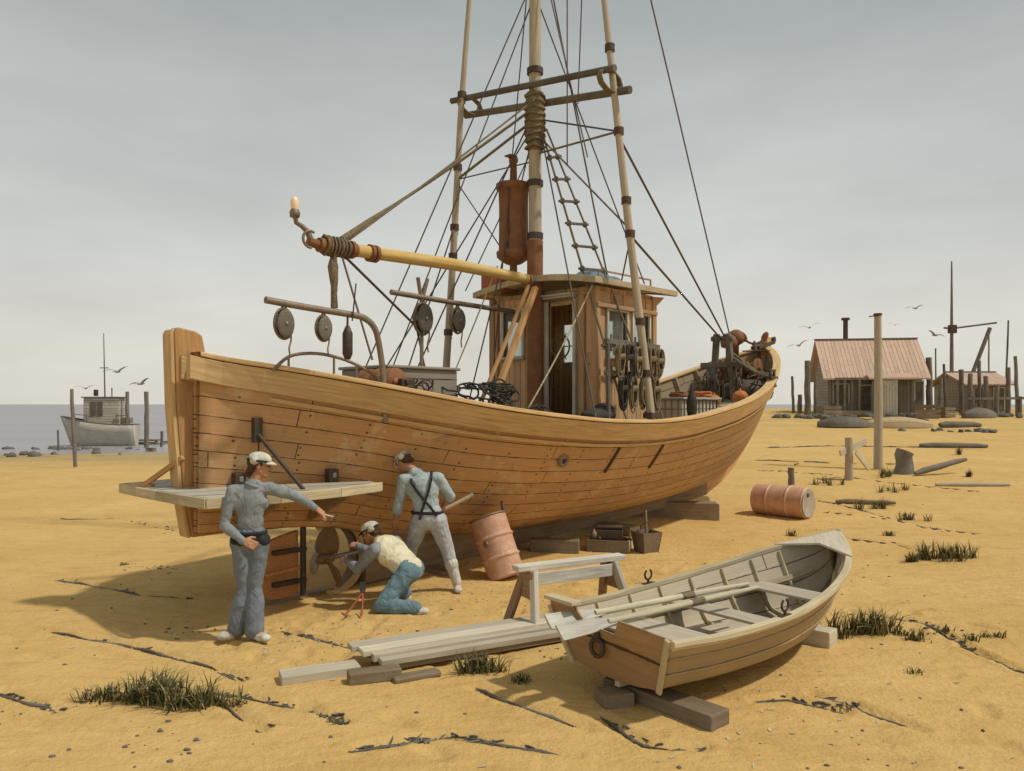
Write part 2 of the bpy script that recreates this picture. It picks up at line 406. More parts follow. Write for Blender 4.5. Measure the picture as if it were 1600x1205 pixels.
def tag(o, label=None, cat=None, group=None, kind=None):
    if label: o['label'] = label
    if cat: o['category'] = cat
    if group: o['group'] = group
    if kind: o['kind'] = kind
    return o
def empty(name, loc, rz=0, label=None, cat=None, group=None):
    o = bpy.data.objects.new(name, None); COL.objects.link(o); o.location = loc; o.rotation_euler = (0, 0, rz)
    o.empty_display_size = .1
    return tag(o, label, cat, group)
def copy_tree(o, parent=None):
    c = o.copy(); COL.objects.link(c); c.parent = parent
    for ch in list(o.children): copy_tree(ch, c)
    return c
def lerp(tab, x):
    if x <= tab[0][0]: return tab[0][1]
    for (a, fa), (b, fb) in zip(tab, tab[1:]):
        if x <= b:
            t_ = (x-a)/(b-a); return fa+(fb-fa)*t_
    return tab[-1][1]
def cr(tab, x):
    """smooth (Catmull-Rom, monotone-ish) table lookup"""
    n = len(tab)
    if x <= tab[0][0]: return tab[0][1]
    if x >= tab[-1][0]: return tab[-1][1]
    for i in range(n-1):
        if x <= tab[i+1][0]: break
    x0, y0 = tab[i]; x1, y1 = tab[i+1]; h = x1-x0
    def sl(j):
        if j == 0: return (tab[1][1]-tab[0][1])/(tab[1][0]-tab[0][0])
        if j == n-1: return (tab[-1][1]-tab[-2][1])/(tab[-1][0]-tab[-2][0])
        a = (tab[j][1]-tab[j-1][1])/(tab[j][0]-tab[j-1][0]); b = (tab[j+1][1]-tab[j][1])/(tab[j+1][0]-tab[j][0])
        return 0 if a*b <= 0 else 2*a*b/(a+b)
    m0, m1 = sl(i), sl(i+1); t_ = (x-x0)/h
    return (2*t_**3-3*t_**2+1)*y0+(t_**3-2*t_**2+t_)*h*m0+(-2*t_**3+3*t_**2)*y1+(t_**3-t_**2)*h*m1
def sst(a, b, x): t_ = max(0, min(1, (x-a)/(b-a))); return t_*t_*(3-2*t_)

# ------------------------------------------------------------------ ground
DX = V((.676, .737, 0)); NX = V((.737, -.676, 0)); B0 = V((-3.25, 8.05, 0))     # keel direction, near side, sternpost foot
def segd(px, py, a, b):
    ax, ay = a; bx, by = b; dx, dy = bx-ax, by-ay; t_ = max(0, min(1, ((px-ax)*dx+(py-ay)*dy)/(dx*dx+dy*dy+1e-9)))
    return math.hypot(px-ax-dx*t_, py-ay-dy*t_)
RUTS = []
def gbase(x, y):
    q = V((x-B0.x, y-B0.y, 0)); s = q.dot(DX); l = q.dot(NX)
    z = -.10*math.exp(-((s-1.3)/2.0)**2-(l/.8)**2)
    z += .07*math.exp(-((s-6.5)/5.0)**2-((l+.2)/.75)**2)
    wr = sst(-1, 9, x)
    r = .045*max(0, y-15.5)
    if y > 56: r = .045*40.5
    if y > 78: r = 1.82-(y-78)*.03
    lft = -.0195*max(0, y-21)
    z += wr*r+(1-wr)*max(lft, -3)
    z += .07*math.exp(-((x+.75)/.7)**2-((y-8.85)/.55)**2)
    z += .05*noise.noise(V((x*.35, y*.35, 0)))*min(1, y/8)+.02*noise.noise(V((x*1.1, y*1.1, 3)))
    if y > 18: z += .12*noise.noise(V((x*.12, y*.2, 7)))*sst(18, 40, y)
    return z
FOOT = {}; random.seed(77)
def foot(x, y, a, dp=.026):
    for i in (-1, 0, 1):
        for j in (-1, 0, 1):
            FOOT.setdefault((int((x+i*.4)//.5), int((y+j*.4)//.5)), set()).add((x, y, math.cos(a), math.sin(a), dp))
def trail(P_, st=.62):
    for (ax, ay), (bx, by) in zip(P_, P_[1:]):
        L_ = math.hypot(bx-ax, by-ay); a = math.atan2(by-ay, bx-ax); n = int(L_/st)
        for i in range(n):
            t_ = (i+.5*random.random())/n; o_ = .11*(1 if i % 2 else -1); foot(ax+(bx-ax)*t_-math.sin(a)*o_, ay+(by-ay)*t_+math.cos(a)*o_, a+random.gauss(0, .15), random.uniform(.014, .032))
trail([(-2.3, 7.0), (-1.6, 5.8), (-.4, 4.9), (.6, 3.6)]); trail([(-2.5, 7.0), (-3.4, 6.6), (-5.2, 7.2)]); trail([(-.9, 8.3), (.2, 8.6), (1.6, 9.4), (3.0, 11.0), (5.2, 12.3)])
trail([(.3, 8.8), (-.4, 7.6), (-1.4, 7.3), (-2.2, 7.2)]); trail([(3.6, 3.8), (3.2, 5.4), (3.9, 6.6), (4.2, 8.6), (3.2, 10.8)]); trail([(5.8, 6.0), (4.4, 8.2), (2.2, 9.2), (.6, 8.9)])
for _ in range(46): foot(random.gauss(-1.2, .9), random.gauss(7.5, .5), random.uniform(0, 6.28))
for _ in range(18): foot(random.gauss(1.3, .6), random.gauss(9.6, .6), random.uniform(0, 6.28))
def gz(x, y):
    z = gbase(x, y)
    if y < 24 and abs(x) < 16:
        for pts, wd, dp, bb in RUTS:
            if not (bb[0] < x < bb[1] and bb[2] < y < bb[3]): continue
            d = min(segd(x, y, a, b) for a, b in zip(pts, pts[1:]))
            if d < wd*3: z += -dp*math.exp(-(d/wd)**2)+dp*.45*math.exp(-((d-1.7*wd)/(wd*.7))**2)
        for fx, fy, ca, sa, dp in FOOT.get((int(x//.5), int(y//.5)), ()):
            dx = (x-fx)*ca+(y-fy)*sa; dy = -(x-fx)*sa+(y-fy)*ca; q = (dx/.15)**2+(dy/.075)**2
            if q < 6: z += -dp*math.exp(-q*q*.7)+dp*.35*math.exp(-(q-2)**2)
        z += .008*noise.noise(V((x*4.5, y*4.5, 1)))+.0035*noise.noise(V((x*14, y*14, 2)))
    return z
def gp(px, py, it=12):
    d = 9.
    for _ in range(40):
        x = (px-800)/1200*d; z = gbase(x, d); d += .5*(1200*(CH-z)/(py-632)-d)
    x = (px-800)/1200*d; return V((x, d, gbase(x, d)))
WRACK = []
def rut(pp, wd=.05, dp=.032):
    pts = []
    for a in pp: q = gp(*a); pts.append((q.x, q.y))
    WRACK.append(pts)
    RUTS.append((pts, wd, dp, (min(p[0] for p in pts)-.4, max(p[0] for p in pts)+.4, min(p[1] for p in pts)-.4, max(p[1] for p in pts)+.4)))
for r_ in ([(80, 985), (190, 1005), (330, 1040), (380, 1062)], [(310, 1080), (400, 1090), (500, 1112), (540, 1128)], [(345, 1095), (410, 1140)],
           [(440, 985), (560, 1015), (640, 1000)], [(740, 1075), (830, 1105), (920, 1140)], [(1180, 1095), (1230, 1090), (1320, 1112)],
           [(1270, 1085), (1330, 1100), (1440, 1140)], [(1330, 955), (1450, 975), (1540, 1025)], [(1320, 842), (1400, 850), (1440, 862)],
           [(1275, 782), (1340, 795), (1450, 825), (1540, 835)], [(1180, 735), (1300, 742), (1400, 755), (1540, 770)], [(1200, 700), (1300, 697), (1500, 700)],
           [(1290, 800), (1400, 812)], [(90, 810), (200, 812), (300, 835)], [(85, 905), (230, 930), (300, 935)], [(940, 1120), (1010, 1165), (1100, 1170)],
           [(1500, 1010), (1600, 1050)], [(0, 1080), (90, 1110)], [(1180, 720), (1420, 725)], [(550, 1170), (700, 1150), (900, 1180)]):
    rut(r_)
def axis(vals):
    r = []; 
    for a, b, st in vals:
        n = max(1, round((b-a)/st)); r += [a+(b-a)*i/n for i in range(n)]
    r.append(vals[-1][1]); return r
xs = axis([(-900, -200, 100), (-200, -60, 14), (-60, -16, 2), (-16, -8, .3), (-8, -5, .09), (-5, 7, .04), (7, 9, .09), (9, 16, .2), (16, 60, 1.0), (60, 200, 14), (200, 900, 100)])
ys = axis([(-30, 0, 5), (0, 3, .3), (3, 11.5, .04), (11.5, 24, .14), (24, 60, .9), (60, 120, 4), (120, 400, 40)])
g = MB(); rows = [[V((x, y, gz(x, y))) for x in xs] for y in ys]
t = NT('sand'); ob = t.coord('Object')
n1 = t.noise(ob, .5, 5, .6); n2 = t.noise(t.map(ob, (1, 2.6, 1)), 2.4, 5, .65, .8); n3 = t.noise(ob, 160, 3, .75); n4 = t.noise(ob, 14, 4, .7); n5 = t.noise(ob, 60, 2, .6)
c = t.mix(t.rng(n1, .3, .7, 0, 1), (.57, .365, .125), (.66, .445, .175))
c = t.mix(t.rng(n2, .48, .72, 0, .55), c, (.47, .28, .085))
c = t.mix(t.rng(n3, .56, .75, 0, .5), c, (.25, .16, .07))
c = t.mix(t.rng(n4, .6, .8, 0, .45), c, (.40, .27, .12))
n6 = t.noise(t.map(ob, (1, 1.7, 1), (3, 8, 0)), .9, 6, .7, 1.2)
c = t.mix(t.rng(n6, .55, .66, 0, .5), c, (.46, .285, .10))
c = t.mix(t.rng(n5, .68, .74, 0, .5), c, (.70, .58, .38))
geo = t.n('NewGeometry'); sp_ = t.n('SeparateXYZ'); t.put(sp_.inputs[0], geo.outputs['Position'])
c = t.mix(t.rng(sp_.outputs[2], -.36, -.12, .85, 0), c, (.27, .22, .13))      # damp sand at the tide line
ygr = t.rng(sp_.outputs[1], 26, 60, 0, .6)
c = t.mix(t.math('MULTIPLY', ygr, t.rng(t.noise(t.map(ob, (.3, 1, 1)), .6, 5, .6), .42, .62, 0, 1)), c, (.30, .27, .13))
h = t.math('ADD', t.math('MULTIPLY', n4, 1.6), t.math('ADD', t.math('MULTIPLY', n2, 2.), t.math('MULTIPLY', n3, .18)))
M['sand'] = t.done(c, .95, t.bump(h, .8, .02), spec=.1)
g.grid(rows, lambda a, b: (xs[b], ys[a]))
tag(g.build('ground', 'sand'), kind='structure')
t = NT('sea'); ob = t.coord('Object')
wv = t.noise(t.map(ob, (.35, 1, 1)), 1.1, 4, .6); wv2 = t.noise(t.map(ob, (.2, 1, 1)), .08, 3, .5)
M['sea'] = t.done(t.mix(t.rng(wv2, .35, .65, 0, 1), (.27, .25, .265), (.33, .305, .315)), .38, t.bump(wv, .5, .12), spec=.25)
s_ = MB(); s_.add([(-12000, 20, -.37), (12000, 20, -.37), (12000, 24000, -.37), (-12000, 24000, -.37)], [(0, 1, 2, 3)], [[(0, 0), (1, 0), (1, 1), (0, 1)]])
tag(s_.build('sea', 'sea'), kind='structure')

# ------------------------------------------------------------------ the fishing boat (local frame: x = along keel from sternpost, y = -near side, z up)
BRZ = math.atan2(DX.y, DX.x)
def W(s, l, z): p = B0+DX*s+NX*l; return V((p.x, p.y, z))
def Lp(s, l, z): return V((s, -l, z))
boat = empty('fishing_boat', B0, BRZ, 'large orange-brown wooden fishing boat hauled out on the sand, with wheelhouse, mast and raised poles', 'boat')
ZT = [(-.3, 2.74), (0, 2.68), (.5, 2.57), (1, 2.47), (2, 2.29), (3, 2.13), (4, 2.02), (5, 1.95), (6, 1.93), (7, 1.97), (8, 2.08), (9.5, 2.30), (11, 2.66), (12, 2.97), (13, 3.31), (13.6, 3.52)]
BR = [(-.1, .085), (0, .10), (.15, .19), (.5, .56), (1, .92), (1.5, 1.14), (2, 1.30), (3, 1.53), (4, 1.68), (5.5, 1.78), (7, 1.82), (8.5, 1.78), (10, 1.60), (11, 1.37), (12, 1.02), (12.7, .70), (13.2, .40), (13.5, .16), (13.6, .08)]
ZR = [(0, .86), (1, .80), (1.6, .72), (2.1, .60), (3, .46), (4, .38), (6, .36), (8, .42), (10, .55), (10.9, .72), (11.6, 1.02), (12.3, 1.50), (12.9, 2.10), (13.3, 2.68), (13.6, 3.3)]
PW = [(0, .8), (1, 1.0), (2, .92), (3, .72), (4, .56), (6, .45), (8, .45), (10, .50), (11.5, .55), (13, .75), (13.6, .9)]
def zk(s): return -.06+max(0, s-1)*.037
zt = lambda s: cr(ZT, s); br = lambda s: cr(BR, s); zr = lambda s: cr(ZR, s); pw = lambda s: cr(PW, s)
def hullp(s, u, off=0.):
    """u 0 rabbet .. 1 sheer"""
    z = zr(s)+(zt(s)-zr(s))*u
    b = .07+(br(s)-.07)*(max(u, 0)**pw(s))
    return b+off, z
SS = [-.06+i*.13 for i in range(int(13.5/.13))]+[13.56]
NU = 26
us_ = [(i/NU)**1.25 for i in range(NU+1)]
hm = MB(); NSTR = 11
for sg in (1, -1):
    rows = []
    for s in SS:
        r = []
        for u in us_:
            b, z = hullp(s, u); r.append(Lp(s, b*sg, z))
        rows.append(r)
    # strake coordinate: girth-wise fraction
    def uvf(a, b): return (SS[a]+(0 if sg > 0 else 40), us_[b]**.8*NSTR+(0 if sg > 0 else 30))
    hm.grid(rows, uvf, True, 0, flip=(sg > 0))
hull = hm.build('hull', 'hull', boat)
md = hull.modifiers.new('shell', 'SOLIDIFY'); md.thickness = .05; md.offset = -1
# sheer wale, guard batten, cap rail
def strip(name, mat, u0z, u1z, off, thick, s0, s1, bevel=.008, par=boat, both=True):
    m = MB()
    st = [s0+(s1-s0)*i/90 for i in range(91)]
    for sg in ((1, -1) if both else (1,)):
        R = []
        for s in st:
            H = zt(s)-zr(s); u0 = 1+u0z/H; u1 = 1+u1z/H
            b0, z0 = hullp(s, min(u0, 1), off); b1, z1 = hullp(s, min(u1, 1), off); z0 = zt(s)+u0z; z1 = zt(s)+u1z
            R.append([Lp(s, sg*b0, z0), Lp(s, sg*b1, z1), Lp(s, sg*(b1-thick), z1), Lp(s, sg*(b0-thick), z0), Lp(s, sg*b0, z0)])
        w_ = [0, abs(u1z-u0z), abs(u1z-u0z)+thick, 2*abs(u1z-u0z)+thick, 2*abs(u1z-u0z)+2*thick]
        m.grid(R, lambda a, b: (st[a]+sg*7, w_[b]), False, 0, flip=(sg > 0))
        for k in (0, -1):
            q = R[k][:4]; 
            if (k == 0) == (sg > 0): q = q[::-1]
            m.add(q, [(0, 1, 2, 3)], [[(0, 0), (.1, 0), (.1, .1), (0, .1)]])
    return m.build(name, mat, par, bevel)
strip('sheer_wale', 'wale', -.255, -.012, .05, .07, -.19, 13.5)
strip('rubbing_strake', 'wale', -.345, -.30, .045, .05, .5, 13.45, .01)
cm = MB(); st = [-.08+13.66*i/110 for i in range(111)]
for sg in (1, -1):
    R = [[Lp(s, sg*(br(s)+.055), zt(s)), Lp(s, sg*(br(s)+.055), zt(s)+.05), Lp(s, sg*max(br(s)-.12, 0), zt(s)+.05), Lp(s, sg*max(br(s)-.12, 0), zt(s)), Lp(s, sg*(br(s)+.055), zt(s))] for s in st]
    ww = [0, .05, .22, .27, .44]
    cm.grid(R, lambda a, b: (st[a], ww[b]), False, 0, flip=(sg > 0))
cm.build('cap_rail', 'wale', boat, .01)
# sternpost and stem and keel
pm = MB()
pm.prism([Lp(a, -.085, b) for a, b in ((-.25, 2.94), (-.225, 2.2), (-.16, 1.35), (-.065, .80), (.34, .80), (.20, 1.3), (.10, 2.0), (.09, 2.66), (.075, 2.80), (.05, 2.93), (-.02, 2.97), (-.20, 3.00), (-.23, 2.985))], V((0, .17, 0)))
pm.build('sternpost', 'post', boat, .02)
pm = MB()   # aft facing timber with its scarf
pm.prism([Lp(a, -.095, b) for a, b in ((-.292, 2.93), (-.27, 2.2), (-.205, 1.35), (-.11, .80), (-.067, .80), (-.162, 1.35), (-.227, 2.2), (-.252, 2.94), (-.235, 2.985), (-.27, 2.975))], V((0, .19, 0)))
pm.build('sternpost_facing', 'wale', boat, .012)
km = MB(); pro = []
pts_t = [(2.05, zr(2.05)+.02), (3, .5), (4, .42), (6, .40), (8, .46), (10, .6), (10.9, .78), (11.6, 1.08), (12.3, 1.56), (12.9, 2.16), (13.3, 2.74), (13.52, 3.3), (13.56, 3.78)]
pts_b = [(13.82, 3.80), (13.74, 3.2), (13.55, 2.6), (13.2, 2.0), (12.7, 1.42), (12.0, .92), (11.4, .58), (10.8, .36), (10, .26), (2.05, -.02)]
for i in range(len(pts_t)-1):
    pass
poly = [Lp(a, -.075, b) for a, b in pts_t]+[Lp(a, -.075, b) for a, b in pts_b]
# triangulate-friendly strip: pair up stations
tt = [(2.05, .64, -.02), (3, .5, .01), (4, .42, .05), (6, .40, .12), (8, .46, .19), (10, .6, .27), (10.7, .73, .34)]
R = [[Lp(s, .075, a), Lp(s, .075, b), Lp(s, -.075, b), Lp(s, -.075, a), Lp(s, .075, a)] for s, a, b in tt]
km.grid(R, lambda a, b: (tt[a][0], b*.2), False)
q = R[0][:4]; km.add(q, [(3, 2, 1, 0)], [[(0, 0), (.5, 0), (.5, .2), (0, .2)]])
km.build('keel', 'keel', boat, .01)
sm_ = MB(); ins = [(10.7, .73), (11.0, .80), (11.6, 1.06), (12.3, 1.54), (12.9, 2.14), (13.3, 2.74), (13.52, 3.3), (13.58, 3.78)]
outs = [(10.7, .34), (11.4, .56), (12.05, .90), (12.75, 1.42), (13.25, 2.0), (13.58, 2.6), (13.76, 3.2), (13.85, 3.80)]
R = [[Lp(a[0], .08, a[1]), Lp(b[0], .06, b[1]), Lp(b[0], -.06, b[1]), Lp(a[0], -.08, a[1]), Lp(a[0], .08, a[1])] for a, b in zip(ins, outs)]
sm_.grid(R, lambda a, b: (a*.45, b*.2), False)
sm_.add(R[-1][:4], [(0, 1, 2, 3)], [[(0, 0), (.3, 0), (.3, .15), (0, .15)]])
sm_.build('stem', 'post', boat, .01)
# heel: shoe, aperture, deadwood
dm = MB()
def slab(m, pts, th, mi=0):
    m.prism([Lp(a, -th/2, b) for a, b in pts], V((0, th, 0)), mi)
arc = [(1.62+.40*math.cos(a), .33+.42*math.sin(a)) for a in [math.radians(x) for x in range(-80, 91, 17)]]
slab(dm, [(1.68, -.085), (2.06, -.03), (2.06, .66), (1.62, .80)]+[p for p in reversed(arc)], .15)
slab(dm, [(.66, -.09), (1.68, -.09), (1.68, -.03), (.66, -.03)], .13)
slab(dm, [(.32, .80), (1.62, .76), (1.62, .86), (.32, .92)], .14)
dm.build('deadwood', 'keel', boat, .012)
# rudder and its stock
ar_ = MB(); ar_.tube([Lp(1.62+.435*math.cos(a), 0, .36+.435*math.sin(a)) for a in [math.radians(x) for x in range(-100, 121, 10)]], .045, 8); ar_.build('aperture_frame', 'wale', boat)
rm = MB(); rp = [(1.17, .74), (.96, .70), (.80, .66), (.70, .55), (.66, .40), (.66, .15), (.70, .05), (.82, -.02), (1.05, -.025), (1.17, .0)]
slab(rm, rp, .06); rud = rm.build('rudder', 'rudderp', boat, .014)
r2 = MB(); r2.tube([Lp(1.21, 0, -.02), Lp(1.21, 0, .86)], .035, 10); r2.build('rudder_stock', 'iron', rud)
r3 = MB()
for z in (.16, .52): r3.box(Lp(1.03, 0, z), (.42, .085, .05))
r3.build('rudder_strap', 'iron', rud, .006)
r4 = MB(); r4.tube([Lp(.70, .07, .30), Lp(1.12, .07, .33)], .022, 8); r4.build('rudder_rib', 'rudderp', rud)
# propeller
pr = MB(); pc = Lp(1.50, 0, .36)
pr.lathe([(0, -.11), (.05, -.10), (.068, -.02), (.068, .06), (.05, .12)], 16, pc, (1, 0, 0)); prop = pr.build('propeller', 'bronze', boat)
pr = MB(); pr.tube([Lp(1.58, 0, .36), Lp(2.08, 0, .38)], .03, 10); pr.build('propeller_shaft', 'steel', prop)
def blade(a0):
    m = MB(); R1 = []; R2 = []
    for i in range(9):
        t_ = i/8; r = .05+.35*t_; wd = .175*math.sin(math.pi*(.14+.80*t_))**.65+.01; tw = math.radians(42+30*t_)
        rowa = []; rowb = []
        for j in range(7):
            q = (j/6-.5)*2*wd; th = .012*(1-(j/3-1)**2)*(1-.6*t_)+.002
            ang = a0+q*math.cos(math.pi/2-tw)*1.0/max(r, .14); dx = q*math.cos(tw)*.7+.04*t_
            c0 = V((0, math.cos(ang)*r, math.sin(ang)*r))
            rowa.append(pc+c0+V((dx+th, 0, 0))); rowb.append(pc+c0+V((dx-th, 0, 0)))
        R1.append(rowa); R2.append(rowb)
    m.grid(R1, lambda a, b: (a*.04, b*.04)); m.grid(R2, lambda a, b: (a*.04, b*.04), flip=True)
    for k in (0, -1): pass
    for ea in (0, 6): m.grid([[R1[i][ea], R2[i][ea]] for i in range(9)], lambda a, b: (a*.04, b*.01), flip=ea == 6)
    m.grid([R1[-1], R2[-1]], lambda a, b: (b*.04, a*.01))
    return m.build('blade', 'bronze', prop)
for k in range(3): blade(math.radians(100+120*k))
# stern platform (squat board) with its brackets, rods and props
plm = MB(); zp = 1.28
PL = [(-.38, -.98), (-.42, -.5), (-.43, 0), (-.42, .5), (-.38, .98), (.2, 1.06), (1.05, 1.0), (1.25, .62), (.12, .09), (.12, -.09), (1.25, -.62), (1.05, -1.0), (.2, -1.06)]
for sg in (1, -1):
    h_ = [(-.42, 0), (-.42, .5), (-.38, .98), (.25, 1.10), (.95, 1.10), (1.55, .98), (1.6, .75), (1.0, .42), (.2, .10)]
    if sg > 0: h_ = [(-.42, .0)]+h_[1:]
    plm.prism([Lp(a, sg*b, zp) for a, b in h_], V((0, 0, .05)))
plat = plm.build('stern_platform', 'plat', boat, .008)
em = MB(); ed = [(-.44, -1.0), (-.46, -.5), (-.465, 0), (-.46, .5), (-.44, 1.0), (.25, 1.12), (.95, 1.12), (1.58, .995)]
edp = [(1.58, -.995), (.95, -1.12), (.25, -1.12)]+ed
for a, b in zip(edp, edp[1:]): em.bar(Lp(*a, zp+.005), Lp(*b, zp+.005), .035, .10)
em.build('platform_edge', 'gunw', plat, .008)
um = MB()   # knees below
for sg in (1, -1):
    for s in (.35, 1.2):
        b, _ = hullp(s, .25)
        um.prism([Lp(s-.03, sg*.12, zp-.05), Lp(s-.03, sg*.92, zp-.05), Lp(s-.03, sg*.88, zp-.12), Lp(s-.03, sg*.14, zp-.42)], V((.06, 0, 0)))
um.build('platform_knee', 'keel', plat, .008)
for sg in (1, -1):
    for s, l in ((.30, .35), (1.25, .98)):
        m = MB(); b, z = hullp(s, (zp+.2-zr(s))/(zt(s)-zr(s))); l = b+.03
        m.box(Lp(s, sg*l, zp+.12), (.12, .10, .15)); m.box(Lp(s, sg*(l+.055), zp+.13), (.05, .02, .06), mi=1)
        m.build('platform_bracket', ['iron', 'steel'], plat, .008)
    m = MB(); b, z = hullp(.42, (1.95-zr(.42))/(zt(.42)-zr(.42)))
    m.box(Lp(.42, sg*(b+.03), 1.93), (.09, .07, .26)); m.tube([Lp(.42, sg*(b+.06), 1.88), Lp(.62, sg*.94, zp+.05)], .022, 8)
    m.tube([Lp(.42, sg*(b+.06), 1.88), Lp(.40, sg*(b+.1), zp+.05)], .010, 6)
    m.build('brace_rod', 'iron', boat)
m = MB(); m.bar(Lp(-.40, -.5, zp+.06), Lp(-.17, -.07, zp+.37), .05, .05); m.bar(Lp(-.45, -.62, zp+.06), Lp(-.33, -.42, zp+.06), .08, .04); m.build('platform_prop', 'post', boat, .006)
# deck and inner bulwark
dk_ = MB(); st = [.3+13.0*i/60 for i in range(61)]
zd = lambda s: zt(s)-.46-.12*sst(8, 11, s)
hw_ = lambda s, z, o: max(hullp(s, max(0, (z-zr(s))/(zt(s)-zr(s))))[0]-o, .02)
R = [[Lp(s, l*hw_(s, zd(s), .06), zd(s)+.05*(1-l*l)) for l in (-1, -.5, 0, .5, 1)] for s in st]
dk_.grid(R, lambda a, b: (st[a], (b-2)*.45*br(st[a])/.12), True, flip=True)
dk_.build('deck', 'deck', boat)
bi = MB()
for sg in (1, -1):
    R = [[Lp(s, sg*hw_(s, zd(s), .062), zd(s)), Lp(s, sg*max(br(s)-.068, .02), zt(s)-.002)] for s in st]
    bi.grid(R, lambda a, b: (st[a], b*3), True, flip=(sg < 0))
bi.build('inner_bulwark', 'inner', boat)
k = 1.0
while k < 12.9:
    m = MB()
    for sg in (1, -1):
        m.bar(Lp(k, sg*hw_(k, zd(k), .105), zd(k)), Lp(k, sg*(br(k)-.105), zt(k)-.005), .07, .08)
    m.build('bulwark_frame', 'inner', boat, .006); k += .55
# chain plates, hawse hole, stains
for s in (5.35, 6.45):
    m = MB(); H = zt(s)-zr(s)
    for a in range(6):
        z0 = zt(s)-.30-a*.07; z1 = z0-.07
        b0 = hullp(s, (z0-zr(s))/H)[0]; b1 = hullp(s, (z1-zr(s))/H)[0]
        m.bar(Lp(s-.01*a, b0+.012, z0), Lp(s-.01*a-.01, b1+.012, z1), .055, .022)
    m.build('chain_plate', 'iron', boat)
m = MB(); s = 4.3; z = 1.46; b = hullp(s, (z-zr(s))/(zt(s)-zr(s)))[0]
nrm = V((0, -1, -.22)).normalized()
m.lathe([(.055, -.03), (.055, .035), (.075, .04), (.10, .03), (.105, 0)], 20, Lp(s, b, z), nrm); m.lathe([(0, .008), (.056, .008)], 20, Lp(s, b, z), nrm, mi=1)
m.build('outlet_ring', ['galv', 'iron'], boat)

# ---- wheelhouse
CS0, CS1, CW, CZ0, CZ1 = 5.50, 7.05, 1.05, 1.50, 3.97
cab = MB()
def wallpan(m, org, ux, w_, z0, z1, holes, th, mi=0):
    """vertical wall with rectangular holes; org at left bottom, ux unit along, thickness th inward; built as column/row boxes"""
    ux = V(ux); nz_ = V((0, 0, 1)); nx = ux.cross(nz_)
    us = sorted({0, w_}|{a for h in holes for a in (h[0], h[1])}); zs = sorted({z0, z1}|{a for h in holes for a in (h[2], h[3])})
    def hole(u, z): return any(h[0] < u < h[1] and h[2] < z < h[3] for h in holes)
    o = V(org)
    vs = []; 
    def P(u, z, d): return o+ux*u+V((0, 0, z))+nx*d
    for i in range(len(us)-1):
        for j in range(len(zs)-1):
            u0, u1, a, b = us[i], us[i+1], zs[j], zs[j+1]
            if hole((u0+u1)/2, (a+b)/2): continue
            for d, rev in ((0, False), (-th, True)):
                q = [P(u0, a, d), P(u1, a, d), P(u1, b, d), P(u0, b, d)]; uv = [(a, u0/.12), (a, u1/.12), (b, u1/.12), (b, u0/.12)]
                if rev: q.reverse(); uv.reverse()
                m.add(q, [(0, 1, 2, 3)], [uv], False, mi)
    for h in holes:
        c_ = [P(h[0], h[2], 0), P(h[1], h[2], 0), P(h[1], h[3], 0), P(h[0], h[3], 0)]; d_ = [p-nx*th for p in c_]
        for i in range(4):
            j = (i+1) % 4; m.add([c_[i], d_[i], d_[j], c_[j]], [(0, 1, 2, 3)], [[(0, 0), (0, th), (.5, th), (.5, 0)]], False, mi)
aft = [(.24, .64, 2.98, 3.70), (1.20, 1.70, CZ0, 3.80)]
wallpan(cab, Lp(CS0, -CW, 0), (0, -1, 0), 2*CW, CZ0, CZ1, aft, .05)            # aft wall (outside faces aft)
side = [(.30, .78, 2.95, 3.62), (.98, 1.42, 2.95, 3.62)]
wallpan(cab, Lp(CS0, CW, 0), (1, 0, 0), CS1-CS0, CZ0, CZ1, side, .05)
wallpan(cab, Lp(CS1, -CW, 0), (-1, 0, 0), CS1-CS0, CZ0, CZ1, [(CS1-CS0-h[1], CS1-CS0-h[0], h[2], h[3]) for h in side], .05)
wallpan(cab, Lp(CS1, CW, 0), (0, 1, 0), 2*CW, CZ0, CZ1, [(.15, .6, 2.95, 3.62), (.75, 1.25, 2.95, 3.62), (1.4, 1.85, 2.95, 3.62)], .05)
cabin = cab.build('wheelhouse', 'cabin', boat)
m = MB()
for sx in (CS0, CS1):
    for l in (-CW, CW):
        m.box(Lp(sx, l, (CZ0+CZ1)/2-.02), (.11, .11, CZ1-CZ0))
m.build('corner_post', 'trim', cabin, .01)
m = MB()   # vertical battens each side of the doorway and mid panel
for u in (1.08, 1.86, .10, .80):
    m.box(Lp(CS0-.025, -CW+u, (CZ0+CZ1)/2-.05), (.045, .10 if u > .9 else .05, CZ1-CZ0-.12))
m.build('wall_batten', 'trim', cabin, .008)
